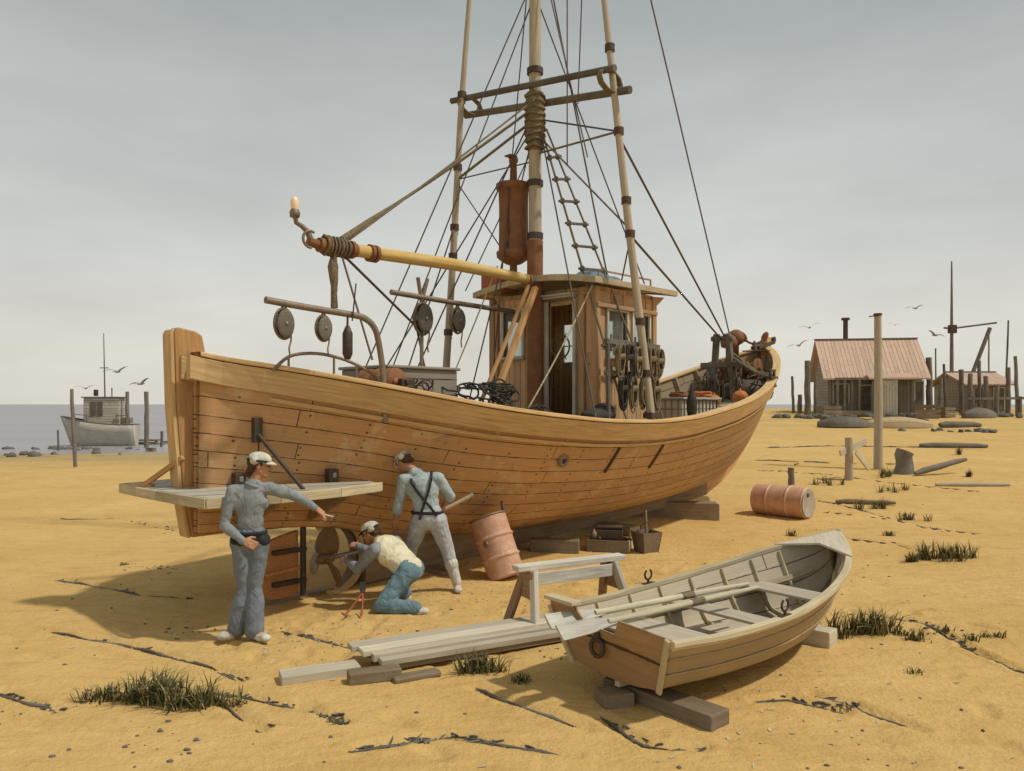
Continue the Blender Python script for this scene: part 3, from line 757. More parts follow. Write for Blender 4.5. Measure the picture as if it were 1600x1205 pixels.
def casing(name, cx, axis_, u0, u1, z0, z1, sgn, wd=.055, glass=True, parent=cabin, mull=False):
    """frame round an opening; axis_ 'l' = wall across the boat at s=cx, 's' = wall along at lat=cx"""
    def Q(u, z, d): return Lp(cx+d*sgn, u, z) if axis_ == 'l' else Lp(u, cx+d*sgn, z)
    m = MB(); nup = (1, 0, 0) if axis_ == 'l' else (0, 1, 0)
    m.bar(Q(u0-wd, z1+wd/2, .012), Q(u1+wd, z1+wd/2, .012), .05, wd, up=(0, 0, 1))
    m.bar(Q(u0-wd-.02, z0-.035, .03), Q(u1+wd+.02, z0-.035, .03), .09, .05, up=(0, 0, 1))
    for u in (u0-wd/2, u1+wd/2): m.bar(Q(u, z0, .012), Q(u, z1, .012), wd if axis_ == 'l' else .05, .05 if axis_ == 'l' else wd, up=(1, 0, 0))
    if mull: m.bar(Q((u0+u1)/2, z0, 0), Q((u0+u1)/2, z1, 0), .03, .03, up=(1, 0, 0))
    o = m.build(name, 'white', parent, .006)
    if glass:
        gm = MB(); q = [Q(u0, z0, -.03), Q(u1, z0, -.03), Q(u1, z1, -.03), Q(u0, z1, -.03)]
        gm.prism(q, (Q(0, 0, -.036)-Q(0, 0, -.03))); gm.build('window_pane', 'glass', parent)
    return o
casing('window_frame', CS0, 'l', -CW+.24, -CW+.64, 2.98, 3.70, -1, .06)
for h in side:
    casing('window_frame', CW, 's', CS0+h[0], CS0+h[1], h[2], h[3], 1, .045)
    casing('window_frame', -CW, 's', CS0+h[0], CS0+h[1], h[2], h[3], -1, .045)
for a, b in ((.15, .6), (.75, 1.25), (1.4, 1.85)): casing('window_frame', CS1, 'l', CW-b, CW-a, 2.95, 3.62, 1, .045)
# doorway casing, hood, sill, open half door and gear inside
m = MB(); y0, y1 = -CW+1.20, -CW+1.70
for u in (y0-.03, y1+.03): m.bar(Lp(CS0-.03, u, CZ0), Lp(CS0-.03, u, 3.80), .05, .06, up=(1, 0, 0))
m.build('door_casing', 'white', cabin, .006)
m = MB(); m.box(Lp(CS0-.09, (y0+y1)/2, 3.87), (.16, .66, .03)); m.box(Lp(CS0-.07, (y0+y1)/2, 3.84), (.11, .62, .03)); m.build('door_hood', 'white', cabin, .006)
m = MB(); m.box(Lp(CS0+.62, y1-.03, 2.25), (.9, .035, 1.25), .0); m.build('door_leaf', 'darkwood', cabin, .008)
m = MB(); m.box(Lp(CS0+1.1, (y0+y1)/2, 2.35), (.6, .8, 1.1)); m.lathe([(.0, 0), (.10, .02), (.13, .3), (.05, .42), (.05, .5), (0, .5)], 14, Lp(CS0+.75, (y0+y1)/2, 2.55)); m.build('engine_box', 'iron', cabin, .03)
m = MB(); m.box(Lp((CS0+CS1)/2, 0, 1.7), (CS1-CS0-.12, 2*CW-.12, .05)); m.build('cabin_floor', 'darkwood', cabin)
m = MB()   # steering wheel seen through the aft window
wc = Lp(CS1-.4, -.55, 3.2); m.tube([wc+V((0, .2*math.cos(a), .2*math.sin(a))) for a in [i*math.pi/10 for i in range(20)]], .016, 6, closed=True)
for k in range(6): a = k*math.pi/3; m.tube([wc, wc+V((0, .26*math.cos(a), .26*math.sin(a)))], .010, 5)
m.build('steering_wheel', 'spar', cabin)
# roof: cambered board with overhang and front visor brackets, moulding, small trim panels
rf = MB(); R0 = CS0-.26; R1 = CS1+.44; RW = CW+.17
def rz_(l, s): return CZ1+.015+.13*(1-(l/RW)**2)+.03*(s-R0)/(R1-R0)
LL = [-1+2*i/14 for i in range(15)]; st2 = [R0+(R1-R0)*i/8 for i in range(9)]
top = [[Lp(s, l*RW, rz_(l*RW, s)+.045) for l in LL] for s in st2]; bot = [[p-V((0, 0, .05)) for p in r] for r in top]
rf.grid(top, lambda a, b: (st2[a], LL[b]*1.2), True, flip=True); rf.grid(bot, lambda a, b: (st2[a], LL[b]*1.2), True)
for rws in ([top[0], bot[0]], [bot[-1], top[-1]], [[r[0] for r in bot], [r[0] for r in top]], [[r[-1] for r in top], [r[-1] for r in bot]]):
    rf.grid(rws, lambda a, b: (b*.25, a*.06), False)
roof = rf.build('wheelhouse_roof', 'roof', boat, weld=.0005)
m = MB()
for s, dz in ((R0-.012, 0), ):
    P_ = [Lp(s, l*RW, rz_(l*RW, R0)+.02) for l in LL]
    for a, b in zip(P_, P_[1:]): m.bar(a, b, .05, .095)
for sg in (1, -1): m.bar(Lp(R0-.03, sg*(RW+.012), rz_(RW, R0)+.02), Lp(R1+.02, sg*(RW+.012), rz_(RW, R1)+.02), .05, .09)
P_ = [Lp(R1+.012, l*RW, rz_(l*RW, R1)+.02) for l in LL]
for a, b in zip(P_, P_[1:]): m.bar(a, b, .05, .095)
m.build('roof_moulding', 'roof', roof, .008)
m = MB()    # frieze under the roof
for l in range(9): 
    m.box(Lp(CS0-.012, -CW+.1+l*.225, 3.935), (.03, .21, .06))
for a in (0, 1, 2, 3, 4): m.box(Lp(CS0+.2+a*.32, CW+.01, 3.80), (.30, .03, .20))
m.bar(Lp(CS0-.05, CW+.05, 3.68), Lp(CS1+.05, CW+.05, 3.68), .05, .06)
m.build('frieze_board', 'trim', cabin, .006)
m = MB()
for l in (-1, -.33, .33, 1):
    s0 = CS1+.0
    m.prism([Lp(s0, l*CW-.025, 3.60), Lp(s0, l*CW-.025, 3.96), Lp(s0+.42, l*CW-.025, 3.99), Lp(s0+.30, l*CW-.025, 3.90), Lp(s0+.14, l*CW-.025, 3.80), Lp(s0+.05, l*CW-.025, 3.70)], V((0, .05, 0)))
m.build('visor_bracket', 'trim', cabin, .006)
for sg in (1,):
    m = MB(); m.tube([Lp(R0+.5, sg*.93, 4.15), Lp(R0+.5, sg*.93, 4.24), Lp(R1-.3, sg*.93, 4.26), Lp(R1-.3, sg*.93, 4.16)], .016, 6); m.build('roof_handrail', 'trim', roof)
m = MB(); m.box(Lp(5.45, -.86, 4.20), (.42, .46, .30)); m.box(Lp(5.45, -.86, 4.36), (.46, .54, .025)); m.build('roof_vent_box', 'redmet', roof, .015)
# canvas covered bundle on the roof
m = MB(); m.ell(Lp(6.45, .30, 4.22), (.40, .26, .20)); m.ell(Lp(6.75, .45, 4.18), (.22, .2, .14)); 
o = m.build('canvas_bundle', 'blue', None); o.location = B0; o.rotation_euler = (0, 0, BRZ)
tag(o, 'faded blue canvas bundle on the wheelhouse roof', 'bundle')
# exhaust stack
m = MB(); c_ = Lp(5.30, -.42, 0)
m.lathe([(0, 4.12), (.085, 4.12), (.085, 4.28), (.06, 4.30), (.06, 4.42), (.13, 4.44), (.22, 4.50), (.265, 4.54), (.275, 4.62), (.235, 4.65), (.23, 5.0), (.23, 5.35), (.24, 5.60), (.275, 5.62), (.28, 5.70), (.14, 5.74), (.0, 5.75)], 22, c_)
stk = m.build('exhaust_stack', 'rust', boat)
m = MB(); m.lathe([(.06, 5.72), (.055, 6.05), (.075, 6.06), (.075, 6.12), (.0, 6.12)], 12, c_); m.box(c_+V((-.06, 0, 6.14)), (.16, .13, .02)); m.build('exhaust_pipe', 'rust', stk)
m = MB(); 
for a in range(4):
    q = a*math.pi/2+.4; m.tube([c_+V((.24*math.cos(q), .24*math.sin(q), 4.56)), c_+V((.235*math.cos(q), .235*math.sin(q), 5.66))], .008, 5)
m.build('stack_stay', 'iron', stk)
# mast
MS = 5.34
m = MB(); m.tube([Lp(MS, 0, 1.5), Lp(MS, 0, 4.2), Lp(MS, 0, 7.0), Lp(MS, 0, 10.6), Lp(MS, 0, 16.4)], [.115, .105, .095, .08, .04], 14); mast = m.build('mast', 'polew', boat)
m = MB(); m.tube([Lp(MS, 0, 1.5), Lp(MS, 0, 4.75)], .125, 14); m.build('mast_foot_sleeve', 'rust', mast)
m = MB()
for z in (4.78, 5.6, 6.45, 7.35): m.tube([Lp(MS, 0, z), Lp(MS, 0, z+.09)], .128, 14)
m.build('mast_band', 'iron', mast)
m = MB(); m.tube([Lp(MS, 0, 6.15), Lp(MS, 0, 6.5), Lp(MS, 0, 6.9), Lp(MS, 0, 7.05)], [.12, .15, .15, .14], 10)
for k in range(9):
    z = 6.2+k*.1; m.tube([Lp(MS+.155*math.cos(a), .155*math.sin(a), z+.02*math.sin(3*a+k)) for a in [i*math.pi/5 for i in range(10)]], .022, 5, closed=True)
m.build('mast_lashing', 'rope', mast)
# crosstrees (two timbers lashed side by side)
m = MB(); m.tube([Lp(MS-.16, 1.62, 6.92), Lp(MS-.14, -1.75, 7.36)], .052, 8); m.build('crosstree', 'darkwood', mast)
m = MB(); m.tube([Lp(MS+.16, 1.66, 6.70), Lp(MS+.14, -1.70, 7.18)], .06, 8); m.build('crosstree', 'darkwood', mast)
for l in (1.42, -1.45):
    m = MB()
    for k in range(4): m.tube([Lp(MS+.26*math.cos(a), l+(.02*k-.03), 7.04-.14*l+.15*math.sin(a)) for a in [i*math.pi/5 for i in range(10)]], .018, 5, closed=True)
    m.build('crosstree_lashing', 'rope', mast)
# outriggers (trolling poles) raised
PN = [Lp(5.87, 1.78, 1.98), Lp(5.60, 1.55, 4.9), Lp(5.42, 1.40, 7.0), Lp(5.25, 1.18, 9.6)]
PF = [Lp(4.92, -1.66, 1.98), Lp(5.04, -1.55, 4.6), Lp(5.12, -1.45, 7.0), Lp(5.2, -1.25, 9.6)]
for P_ in (PN, PF):
    m = MB(); m.tube(P_, [.062, .058, .05, .035], 10); pole = m.build('trolling_pole', 'polew', boat)
    m = MB()
    for z in (2.6, 3.35, 4.62, 5.1, 6.1, 7.3):
        for a, b in zip(P_, P_[1:]):
            if a.z <= z <= b.z: q = a.lerp(b, (z-a.z)/(b.z-a.z)); m.tube([q, q+V((0, 0, .10))], .075, 10); m.tube([q+V((.07, .03, .05)), q+V((.11, .05, -.05))], .02, 6)
    m.build('pole_fitting', 'iron', pole)
    m = MB(); m.box(P_[0]+V((0, 0, .06)), (.22, .16, .08)); m.tube([P_[0]+V((-.15, 0, .10)), P_[0]+V((.15, 0, .10))], .03, 8); m.build('pole_hinge', 'iron', pole, .01)
# boom with lamp
m = MB(); m.tube([Lp(5.24, 0, 4.13), Lp(3.6, 0, 4.15), Lp(1.85, 0, 4.10)], [.075, .085, .08], 12); boom = m.build('boom', 'spar', boat)
m = MB(); m.tube([Lp(1.95, 0, 4.10), Lp(1.42, 0, 4.09)], .088, 12); m.tube([Lp(1.42, 0, 4.09), Lp(1.28, 0, 4.11)], .055, 10)
for s in (1.5, 1.68, 1.86, 2.15, 2.22, 5.14): m.tube([Lp(s, 0, 4.10), Lp(s+.045, 0, 4.10)], .112, 12)
m.build('boom_fitting', 'rust', boom)
m = MB(); gpnts = [(1.32, 4.12), (1.27, 4.22), (1.20, 4.27), (1.12, 4.30), (1.10, 4.38)]
m.tube([Lp(a, 0, b) for a, b in gpnts], [.04, .035, .03, .028, .028], 8); hk = [Lp(1.29+.10*math.cos(a), .03, 4.13+.10*math.sin(a)) for a in [math.radians(x) for x in range(60, 300, 24)]]
m.tube(hk, .016, 6); m.build('boom_gooseneck', 'galv', boom)
m = MB(); m.lathe([(.0, 0), (.055, .0), (.06, .05), (.05, .08), (.045, .09)], 12, Lp(1.10, 0, 4.36)); lampo = m.build('work_lamp', 'galv', boom)
m = MB(); m.lathe([(.043, .0), (.05, .05), (.045, .11), (.02, .15), (0, .155)], 12, Lp(1.10, 0, 4.45)); m.build('lamp_bulb', 'lamp', lampo)
m = MB()
for a in (0, 1, 2, 3): m.tube([Lp(1.62+.03*math.sin(a*2), .05*math.cos(a*2.), 4.06), Lp(1.63+.03*math.sin(a*3+1), .035*math.cos(a*2.), 3.72), Lp(1.64, .02*math.cos(a), 3.42)], .014, 5)
m.tube([Lp(1.62, 0, 3.95), Lp(1.62, 0, 3.86), Lp(1.63, 0, 3.70), Lp(1.63, 0, 3.62), Lp(1.64, 0, 3.36)], [.04, .065, .05, .035, .045], 8)
m.build('boom_tackle', 'rope', boom)
# bundle of rope lashed on the boom end
m = MB(); 
for k in range(7):
    m.tube([Lp(1.62+.05*k-.12, .11*math.cos(a), 4.10+.11*math.sin(a)+.01*math.sin(5*a+k)) for a in [i*math.pi/6 for i in range(12)]], .016, 5, closed=True)
m.tube([Lp(1.75, 0, 4.2), Lp(1.75, 0, 4.22).lerp(Lp(5.2, -.05, 6.72), .12)-V((0, 0, .02)), Lp(1.75, 0, 4.22).lerp(Lp(5.2, -.05, 6.72), .25)-V((0, 0, .03))], [.05, .04, .022], 7)
m.build('boom_lashing', 'rope', boom)

# standing rigging: each wire a part
def wire(name, pts, r=.012, mat='wire', sag=0.):
    m = MB(); P_ = [V(p) for p in pts]
    if len(P_) == 2:
        a, b = P_; P_ = [a.lerp(b, i/10)-V((0, 0, 4*sag*(i/10)*(1-i/10))) for i in range(11)]
    m.tube(P_, r, 6); return m.build(name, mat, boat)
MT = lambda z, l=0., ds=0.: Lp(MS+ds, l, z)
wire('topping_lift', [Lp(1.75, 0, 4.22), MT(6.72, -.05, -.14)], .022, 'rope', .04)
wire('topping_lift', [Lp(1.85, .02, 4.22), MT(6.9, .1, -.12)], .014, 'rope', .02)
wire('boom_guy', [Lp(1.72, .03, 4.02), Lp(1.75, .6, 2.72)], .013)
wire('boom_guy', [Lp(1.80, -.03, 4.02), Lp(3.35, -.5, 3.30)], .017)
wire('boom_guy', [Lp(3.35, -.5, 3.30), Lp(4.1, -1.0, 2.2)], .014)
for l, sb, zt_ in ((1.72, 4.6, 6.6), (-1.62, 3.9, 6.7), (-1.60, 3.2, 6.5)):
    wire('shroud', [Lp(sb, l, zt(sb)+.02), MT(zt_, .08*(1 if l > 0 else -1))], .013)
wire('shroud', [Lp(3.4, -1.5, zt(3.4)), MT(8.6)], .012)
wire('halyard', [Lp(4.75, -.95, 4.0), MT(6.3, -.1, .1)], .010)
wire('halyard', [Lp(4.85, -.5, 2.2), MT(9.4, -.08)], .010)
wire('halyard', [Lp(4.55, -.75, 2.0), MT(6.2, -.12)], .012)
# ladder shrouds with rungs (near side)
SA0, SA1 = Lp(5.35, 1.70, 1.98), MT(6.45, .10, .05)
SB0, SB1 = Lp(6.25, 1.74, 1.99), MT(6.5, .13, .12)
wire('ladder_shroud', [SA0, SA1], .017, 'rope'); wire('ladder_shroud', [SB0, SB1], .017, 'rope')
for t_ in (.14, .24, .50, .58, .66, .74, .82, .90):
    a = SA0.lerp(SA1, t_); b = SB0.lerp(SB1, t_); d = (b-a).normalized(); m = MB(); m.bar(a-d*.07, b+d*.07, .045, .035)
    for q in (a, b): m.ell(q, (.045, .045, .05), n=8, m=5)
    m.build('ladder_rung', 'darkwood', boat, .005)
# pin rack by the pole with coils hanging
for z in (2.62, 3.06):
    m = MB(); m.bar(Lp(4.98, 1.60, z+.02), Lp(6.32, 1.62, z), .06, .075); 
    for k in range(6): m.tube([Lp(5.1+k*.2, 1.61, z-.12), Lp(5.1+k*.2, 1.61, z+.12)], .016, 6)
    m.build('pin_rail', 'darkwood', boat, .006)
m = MB()
for s in (5.02, 6.28): m.bar(Lp(s, 1.62, 1.95), Lp(s, 1.61, 3.1), .05, .05, up=(1, 0, 0))
m.build('pin_rail_post', 'darkwood', boat, .006)
random.seed(3)
for k, (s, z, L_) in enumerate(((5.18, 3.04, .5), (5.40, 3.04, .62), (5.62, 3.02, .42), (6.0, 3.04, .55), (6.2, 3.02, .40), (5.25, 2.6, .48), (5.5, 2.6, .5), (5.78, 2.6, .46), (6.1, 2.6, .52))):
    m = MB()
    for q in range(7):
        w_ = random.uniform(.05, .10); l_ = L_*random.uniform(.8, 1.05); ph = random.uniform(-.4, .4)
        m.tube([Lp(s+w_*math.cos(a)+.02*ph, 1.68+.05*math.sin(a)*ph+.01*q, z-l_/2+l_/2*math.sin(a)) for a in [i*math.pi/8 for i in range(16)]], .013, 5, closed=True)
    m.tube([Lp(s-.06, 1.70, z-.18), Lp(s+.06, 1.73, z-.17)], .05, 6)
    o = m.build('rope_coil', ['rope', 'net', 'rope', 'wire'][k % 4] if k % 4 != 3 else 'rope', None); o.location = B0; o.rotation_euler = (0, 0, BRZ)
    o['category'] = 'rope coil'; o['group'] = 'rope coils hung on the pin rails'
    row = 'upper' if z > 2.8 else 'lower'; nth = ['first', 'second', 'third', 'fourth', 'fifth'][k if k < 5 else k-5]
    o['label'] = f'dark rope coil hung on the {row} pin rail, {nth} from the wheelhouse door'
# stays between poles, mast and bow
BT = Lp(11.55, 0.05, 3.62)
def onp(P_, z):
    for a, b in zip(P_, P_[1:]):
        if a.z <= z <= b.z: return a.lerp(b, (z-a.z)/(b.z-a.z))
wire('bow_stay', [onp(PN, 6.07), BT], .020); wire('bow_stay', [onp(PN, 4.66), BT+V((.0, .08, -.03))], .020)
wire('forestay', [MT(16.2), Lp(11.9, 0, 3.6)], .016)
wire('pole_guy', [onp(PN, 6.15), MT(6.62, .1)], .014); wire('pole_guy', [onp(PN, 6.15), MT(6.1, .1)], .016, 'rope'); wire('pole_guy', [onp(PF, 5.95), MT(6.62, -.1)], .022, 'rope')
wire('pole_guy', [onp(PF, 5.95), MT(6.0, -.1)], .011); wire('pole_guy', [onp(PN, 4.75), MT(6.35, .1)], .015, 'rope'); wire('pole_guy', [onp(PN, 4.6), Lp(6.1, 1.1, 4.1)], .012)
wire('pole_guy', [onp(PF, 5.9), Lp(5.25, -.55, 4.6)], .010)
wire('pole_guy', [onp(PF, 5.2), Lp(3.9, -1.62, 2.2)], .012)
wire('mast_stay', [MT(10), Lp(6.0, .9, 4.2)], .013); wire('mast_stay', [MT(8.6), Lp(6.9, 1.0, 4.15)], .011)
wire('mast_stay', [MT(9.6, 0, .0), Lp(5.5, .9, 5.9)], .010); wire('mast_line', [Lp(5.2, .75, 8.8), Lp(5.2, .75, 5.75)], .010)
wire('mast_line', [Lp(5.2, 1.05, 8.8), Lp(5.2, .95, 6.6)], .009)
wire('back_stay', [MT(8.7, 0, -.1), Lp(2.9, -1.42, 2.25)], .012); 
# diagonal brace at the cabin aft wall with lashed rope, slanting line by the door
m = MB(); m.bar(Lp(3.9, .28, 1.85), Lp(5.12, .20, 3.98), .09, .07); m.bar(Lp(3.78, .14, 1.85), Lp(5.08, .10, 4.02), .05, .05); m.build('diagonal_brace', 'post', boat, .01)
wire('slack_line', [Lp(4.1, .95, 2.15), Lp(5.35, 1.10, 3.95)], .012, 'lightrope', .05)
wire('slack_line', [Lp(4.7, -.2, 4.3), Lp(4.1, -.75, 2.3)], .012, 'lightrope', .02)
# stern gear: near davit (bent pipe), far davit
m = MB(); a0 = [Lp(.16, 1.0, 3.22), Lp(.6, 1.0, 3.19), Lp(1.2, 1.0, 3.16), Lp(1.36, 1.0, 3.13), Lp(1.47, 1.0, 3.05), Lp(1.53, 1.0, 2.9), Lp(1.60, 1.0, 2.5), Lp(1.62, 1.0, 2.0)]
m.tube(cat(a0, 3), .035, 10); m.build('stern_davit', 'galv', boat)
m = MB(); m.tube([Lp(2.9, -.5, 3.74), Lp(4.0, -.5, 3.71), Lp(5.4, -.5, 3.69)], .038, 10); m.build('stern_davit', 'galv', boat)
m = MB(); m.tube([Lp(3.45, -.5, 1.8), Lp(3.45, -.5, 3.70)], .028, 8); m.tube([Lp(3.45, -.5, 3.66), Lp(3.38, -.5, 4.0)], .028, 8); m.tube([Lp(3.45, -.5, 3.66), Lp(3.56, -.5, 4.0)], .028, 8); m.build('davit_crutch', 'galv', boat)
# low hoop rail aft
m = MB(); hp = [Lp(.46, .62, 2.55), Lp(.62, .66, 2.70), Lp(.85, .72, 2.745), Lp(1.1, .78, 2.72), Lp(1.35, .84, 2.64), Lp(1.55, .9, 2.52), Lp(1.62, .92, 2.40)]
m.tube(cat(hp, 4), .018, 8)
for i in (1, 3, 4): m.tube([hp[i], V((hp[i].x, hp[i].y, zt(hp[i].x)-.02))], .014, 6)
m.build('hoop_rail', 'galv', boat)
# fish box and winch on the after deck
m = MB(); m.box(Lp(2.65, 0, 2.28), (1.15, .95, .72)); m.box(Lp(2.65, 0, 2.66), (1.22, 1.02, .04)); m.build('deck_box', 'shack', boat, .015)
for l in (.75, .55, .3):
    m = MB(); wc = Lp(1.95, l, 2.46); m.lathe([(0, -.03), (.17, -.03), (.17, -.015), (.07, -.01), (.07, .05), (.17, .055), (.17, .07), (0, .07)], 18, wc, (0, 1, 0)); 
    m.lathe([(0, -.05), (.05, -.05), (.05, -.02), (0, -.02)], 10, wc, (0, 1, 0), mi=1); m.build('gurdy_drum', ['rust', 'redmet'], boat)
m = MB(); m.bar(Lp(2.0, .1, 2.46), Lp(2.0, .95, 2.46), .05, .05); m.box(Lp(2.03, .2, 2.2), (.2, .12, .6)); m.box(Lp(2.03, .88, 2.2), (.2, .08, .6)); m.build('gurdy_stand', 'iron', boat, .01)
# net heap and clutter just aft of the cabin
random.seed(11)
m = MB()
for k in range(44):
    c0 = Lp(3.6+random.uniform(-.6, .7), random.uniform(.0, 1.3), 1.9+random.uniform(0, .55)); r = random.uniform(.08, .2); a1 = random.uniform(0, 6.28)
    m.tube([c0+V((r*math.cos(a), r*math.sin(a)*math.cos(a1), .6*r*math.sin(a)*math.sin(a1)+.02*random.random())) for a in [i*math.pi/7 for i in range(14)]], .014, 5, closed=True)
m.ell(Lp(3.5, .6, 1.85), (.6, .6, .28), n=20, m=10)
o = m.build('net_heap', 'net', None); o.location = B0; o.rotation_euler = (0, 0, BRZ)
tag(o, 'dark heap of netting and line on the deck aft of the wheelhouse', 'net')
# hatch trunk forward, coil on top, pale staved box
m = MB(); m.box(Lp(8.75, .35, 1.95), (1.3, 1.3, .66)); hat = m.build('hatch_trunk', 'pale', boat, .015)
m = MB(); m.box(Lp(8.75, .35, 2.30), (1.4, 1.4, .05)); m.build('hatch_lid', 'pale', hat, .012)
m = MB()
for k in range(10): m.box(Lp(8.15+k*.13, 1.012, 1.95), (.018, .02, .64))
for k in range(10): m.box(Lp(8.088, -.25+k*.13, 1.95), (.02, .018, .64))
m.build('hatch_batten', 'inner', hat)
m = MB(); random.seed(5)
for k in range(9):
    r = .10+.03*(k % 3); z = 2.35+.028*(k//3)*1.2; m.tube([Lp(9.18+r*math.cos(a), .8+r*math.sin(a), z+.01*math.sin(3*a+k)) for a in [i*math.pi/8 for i in range(16)]], .018, 6, closed=True)
o = m.build('line_coil', 'orange', None); o.location = B0; o.rotation_euler = (0, 0, BRZ); tag(o, 'orange coiled line on the forward end of the pale hatch', 'rope coil')
m = MB()
for k in range(8):
    r = .10+.03*(k % 3); z = 2.35+.03*(k//3); m.tube([Lp(8.40+r*math.cos(a), .75+r*math.sin(a), z+.01*math.sin(3*a+k)) for a in [i*math.pi/8 for i in range(16)]], .018, 6, closed=True)
o = m.build('line_coil', 'rust', None); o.location = B0; o.rotation_euler = (0, 0, BRZ); tag(o, 'brown coiled line on the after end of the pale hatch', 'rope coil')
# dark fender hanging inside near rail
m = MB(); m.lathe([(0, 0), (.06, .03), (.085, .12), (.085, .28), (.05, .40), (.02, .46), (.02, .56), (0, .56)], 14, Lp(7.25, 1.66, 1.98)); o = m.build('fender', 'net', None); o.location = B0; o.rotation_euler = (0, 0, BRZ)
tag(o, 'dark bottle-shaped fender standing against the near rail', 'fender')
m = MB(); m.ell(Lp(4.98, 1.48, 2.05), (.36, .17, .10), n=16, m=8); m.ell(Lp(5.1, 1.48, 2.1), (.2, .14, .12)); o = m.build('rolled_canvas', 'net', None); o.location = B0; o.rotation_euler = (0, 0, BRZ)
tag(o, 'dark roll of canvas on the rail below the wheelhouse side', 'canvas')
# foredeck: bitts, windlass, anchors, chain
m = MB()
for l in (.28, -.28): m.bar(Lp(11.55, l, 2.0), Lp(11.5, l*.45, 3.72), .12, .12, up=(1, 0, 0))
m.bar(Lp(11.5, .5, 3.05), Lp(11.5, -.5, 3.05), .10, .12); m.tube([Lp(11.5, .25, 3.62), Lp(11.5, -.25, 3.62)], .06, 10); m.build('bow_bitts', 'darkwood', boat, .015)
m = MB(); m.tube([Lp(12.35, .5, 2.98), Lp(12.35, -.5, 2.98)], .06, 10)
for l in (.42, .12, -.12, -.42): m.lathe([(0, 0), (.24, 0), (.24, .03), (0, .03)], 18, Lp(12.35, l, 2.98), (0, 1, 0))
for l in (.3, -.3): m.box(Lp(12.35, l, 2.74), (.22, .1, .5))
m.tube([Lp(12.35, .14, 2.98), Lp(12.35, .40, 2.98)], .13, 14); m.tube([Lp(12.35, -.14, 2.98), Lp(12.35, -.40, 2.98)], .13, 14)
m.build('windlass', 'rust', boat, .004)
m = MB(); m.lathe([(.0, 0), (.07, 0), (.07, .5), (.17, .56), (.20, .68), (.16, .80), (.06, .86), (0, .87)], 16, Lp(12.7, -.28, 3.05), (.0, .0, 1)); m.build('deck_ventilator', 'rust', boat)
m = MB(); m.lathe([(.0, 0), (.07, 0), (.07, .55), (.17, .58), (.19, .70), (.13, .82), (0, .85)], 16, Lp(12.2, -.2, 2.9), (.0, .0, 1)); m.build('deck_ventilator', 'rust', boat)
m = MB(); m.bar(Lp(13.1, 0, 3.5), Lp(13.95, 0, 3.68), .22, .08); m.lathe([(.0, -.1), (.08, -.1), (.05, 0), (.08, .1), (0, .1)], 12, Lp(13.95, 0, 3.74), (0, 1, 0)); m.build('bow_roller', 'iron', boat, .01)
an = empty('anchor', W(12.75, .15, 3.36), BRZ+.5, 'dark iron anchor with rusty flukes lashed at the bow', 'anchor'); an.scale = (.72, .72, .72)
m = MB(); m.tube([V((-.75, 0, .0)), V((.05, 0, .36)), V((.55, .02, .30))], .035, 8); m.build('shank', 'iron', an)
for sg in (1, -1):
    m = MB(); ar = [V((.12+.05*abs(t_), sg*.30*t_, .30+.16*t_*t_)) for t_ in [i/6 for i in range(7)]]; m.tube(ar, [.035]*6+[.02], 8)
    m.ell(ar[6]+V((.0, sg*.02, .06)), (.03, .10, .17), (V((1, 0, 0)), V((0, 1, -sg*.5)), V((0, sg*.5, 1)))); m.build('fluke', 'rust', an)
m = MB(); m.tube([V((-.7, -.4, .02)), V((-.7, .4, .02))], .02, 8); m.build('stock', 'iron', an)
random.seed(21)
m = MB()
for k in range(26):
    c0 = Lp(11.9+random.uniform(-.5, .4), random.uniform(-.5, .8), 2.45+random.uniform(0, .32)); r = random.uniform(.06, .17); a1 = random.uniform(0, 6.28)
    m.tube([c0+V((r*math.cos(a), r*math.sin(a)*math.cos(a1), r*math.sin(a)*math.sin(a1))) for a in [i*math.pi/6 for i in range(12)]], .018, 5, closed=True)
m.ell(Lp(12.0, .3, 2.45), (.5, .6, .3), n=18, m=8)
o = m.build('chain_heap', 'wire', None); o.location = B0; o.rotation_euler = (0, 0, BRZ); tag(o, 'rusty heap of chain and line beside the windlass on the foredeck', 'chain')
m = MB(); m.tube([Lp(11.6, .2, 3.2), Lp(11.2, .9, 2.85), Lp(10.9, 1.38, 2.72), Lp(10.85, 1.47, 2.55)], .03, 7); m.tube([Lp(11.8, .1, 3.3), Lp(11.6, .7, 2.9), Lp(11.15, 1.27, 2.78)], .03, 7); m.build('mooring_line', 'rope', boat)
m = MB(); m.box(Lp(10.95, 1.36, 2.73), (.34, .10, .05)); m.tube([Lp(10.87, 1.36, 2.73), Lp(10.87, 1.36, 2.85)], .03, 8); m.tube([Lp(11.03, 1.36, 2.74), Lp(11.03, 1.36, 2.87)], .03, 8); m.tube([Lp(10.8, 1.36, 2.86), Lp(11.1, 1.36, 2.88)], .022, 8); m.build('mooring_cleat', 'iron', boat, .006)

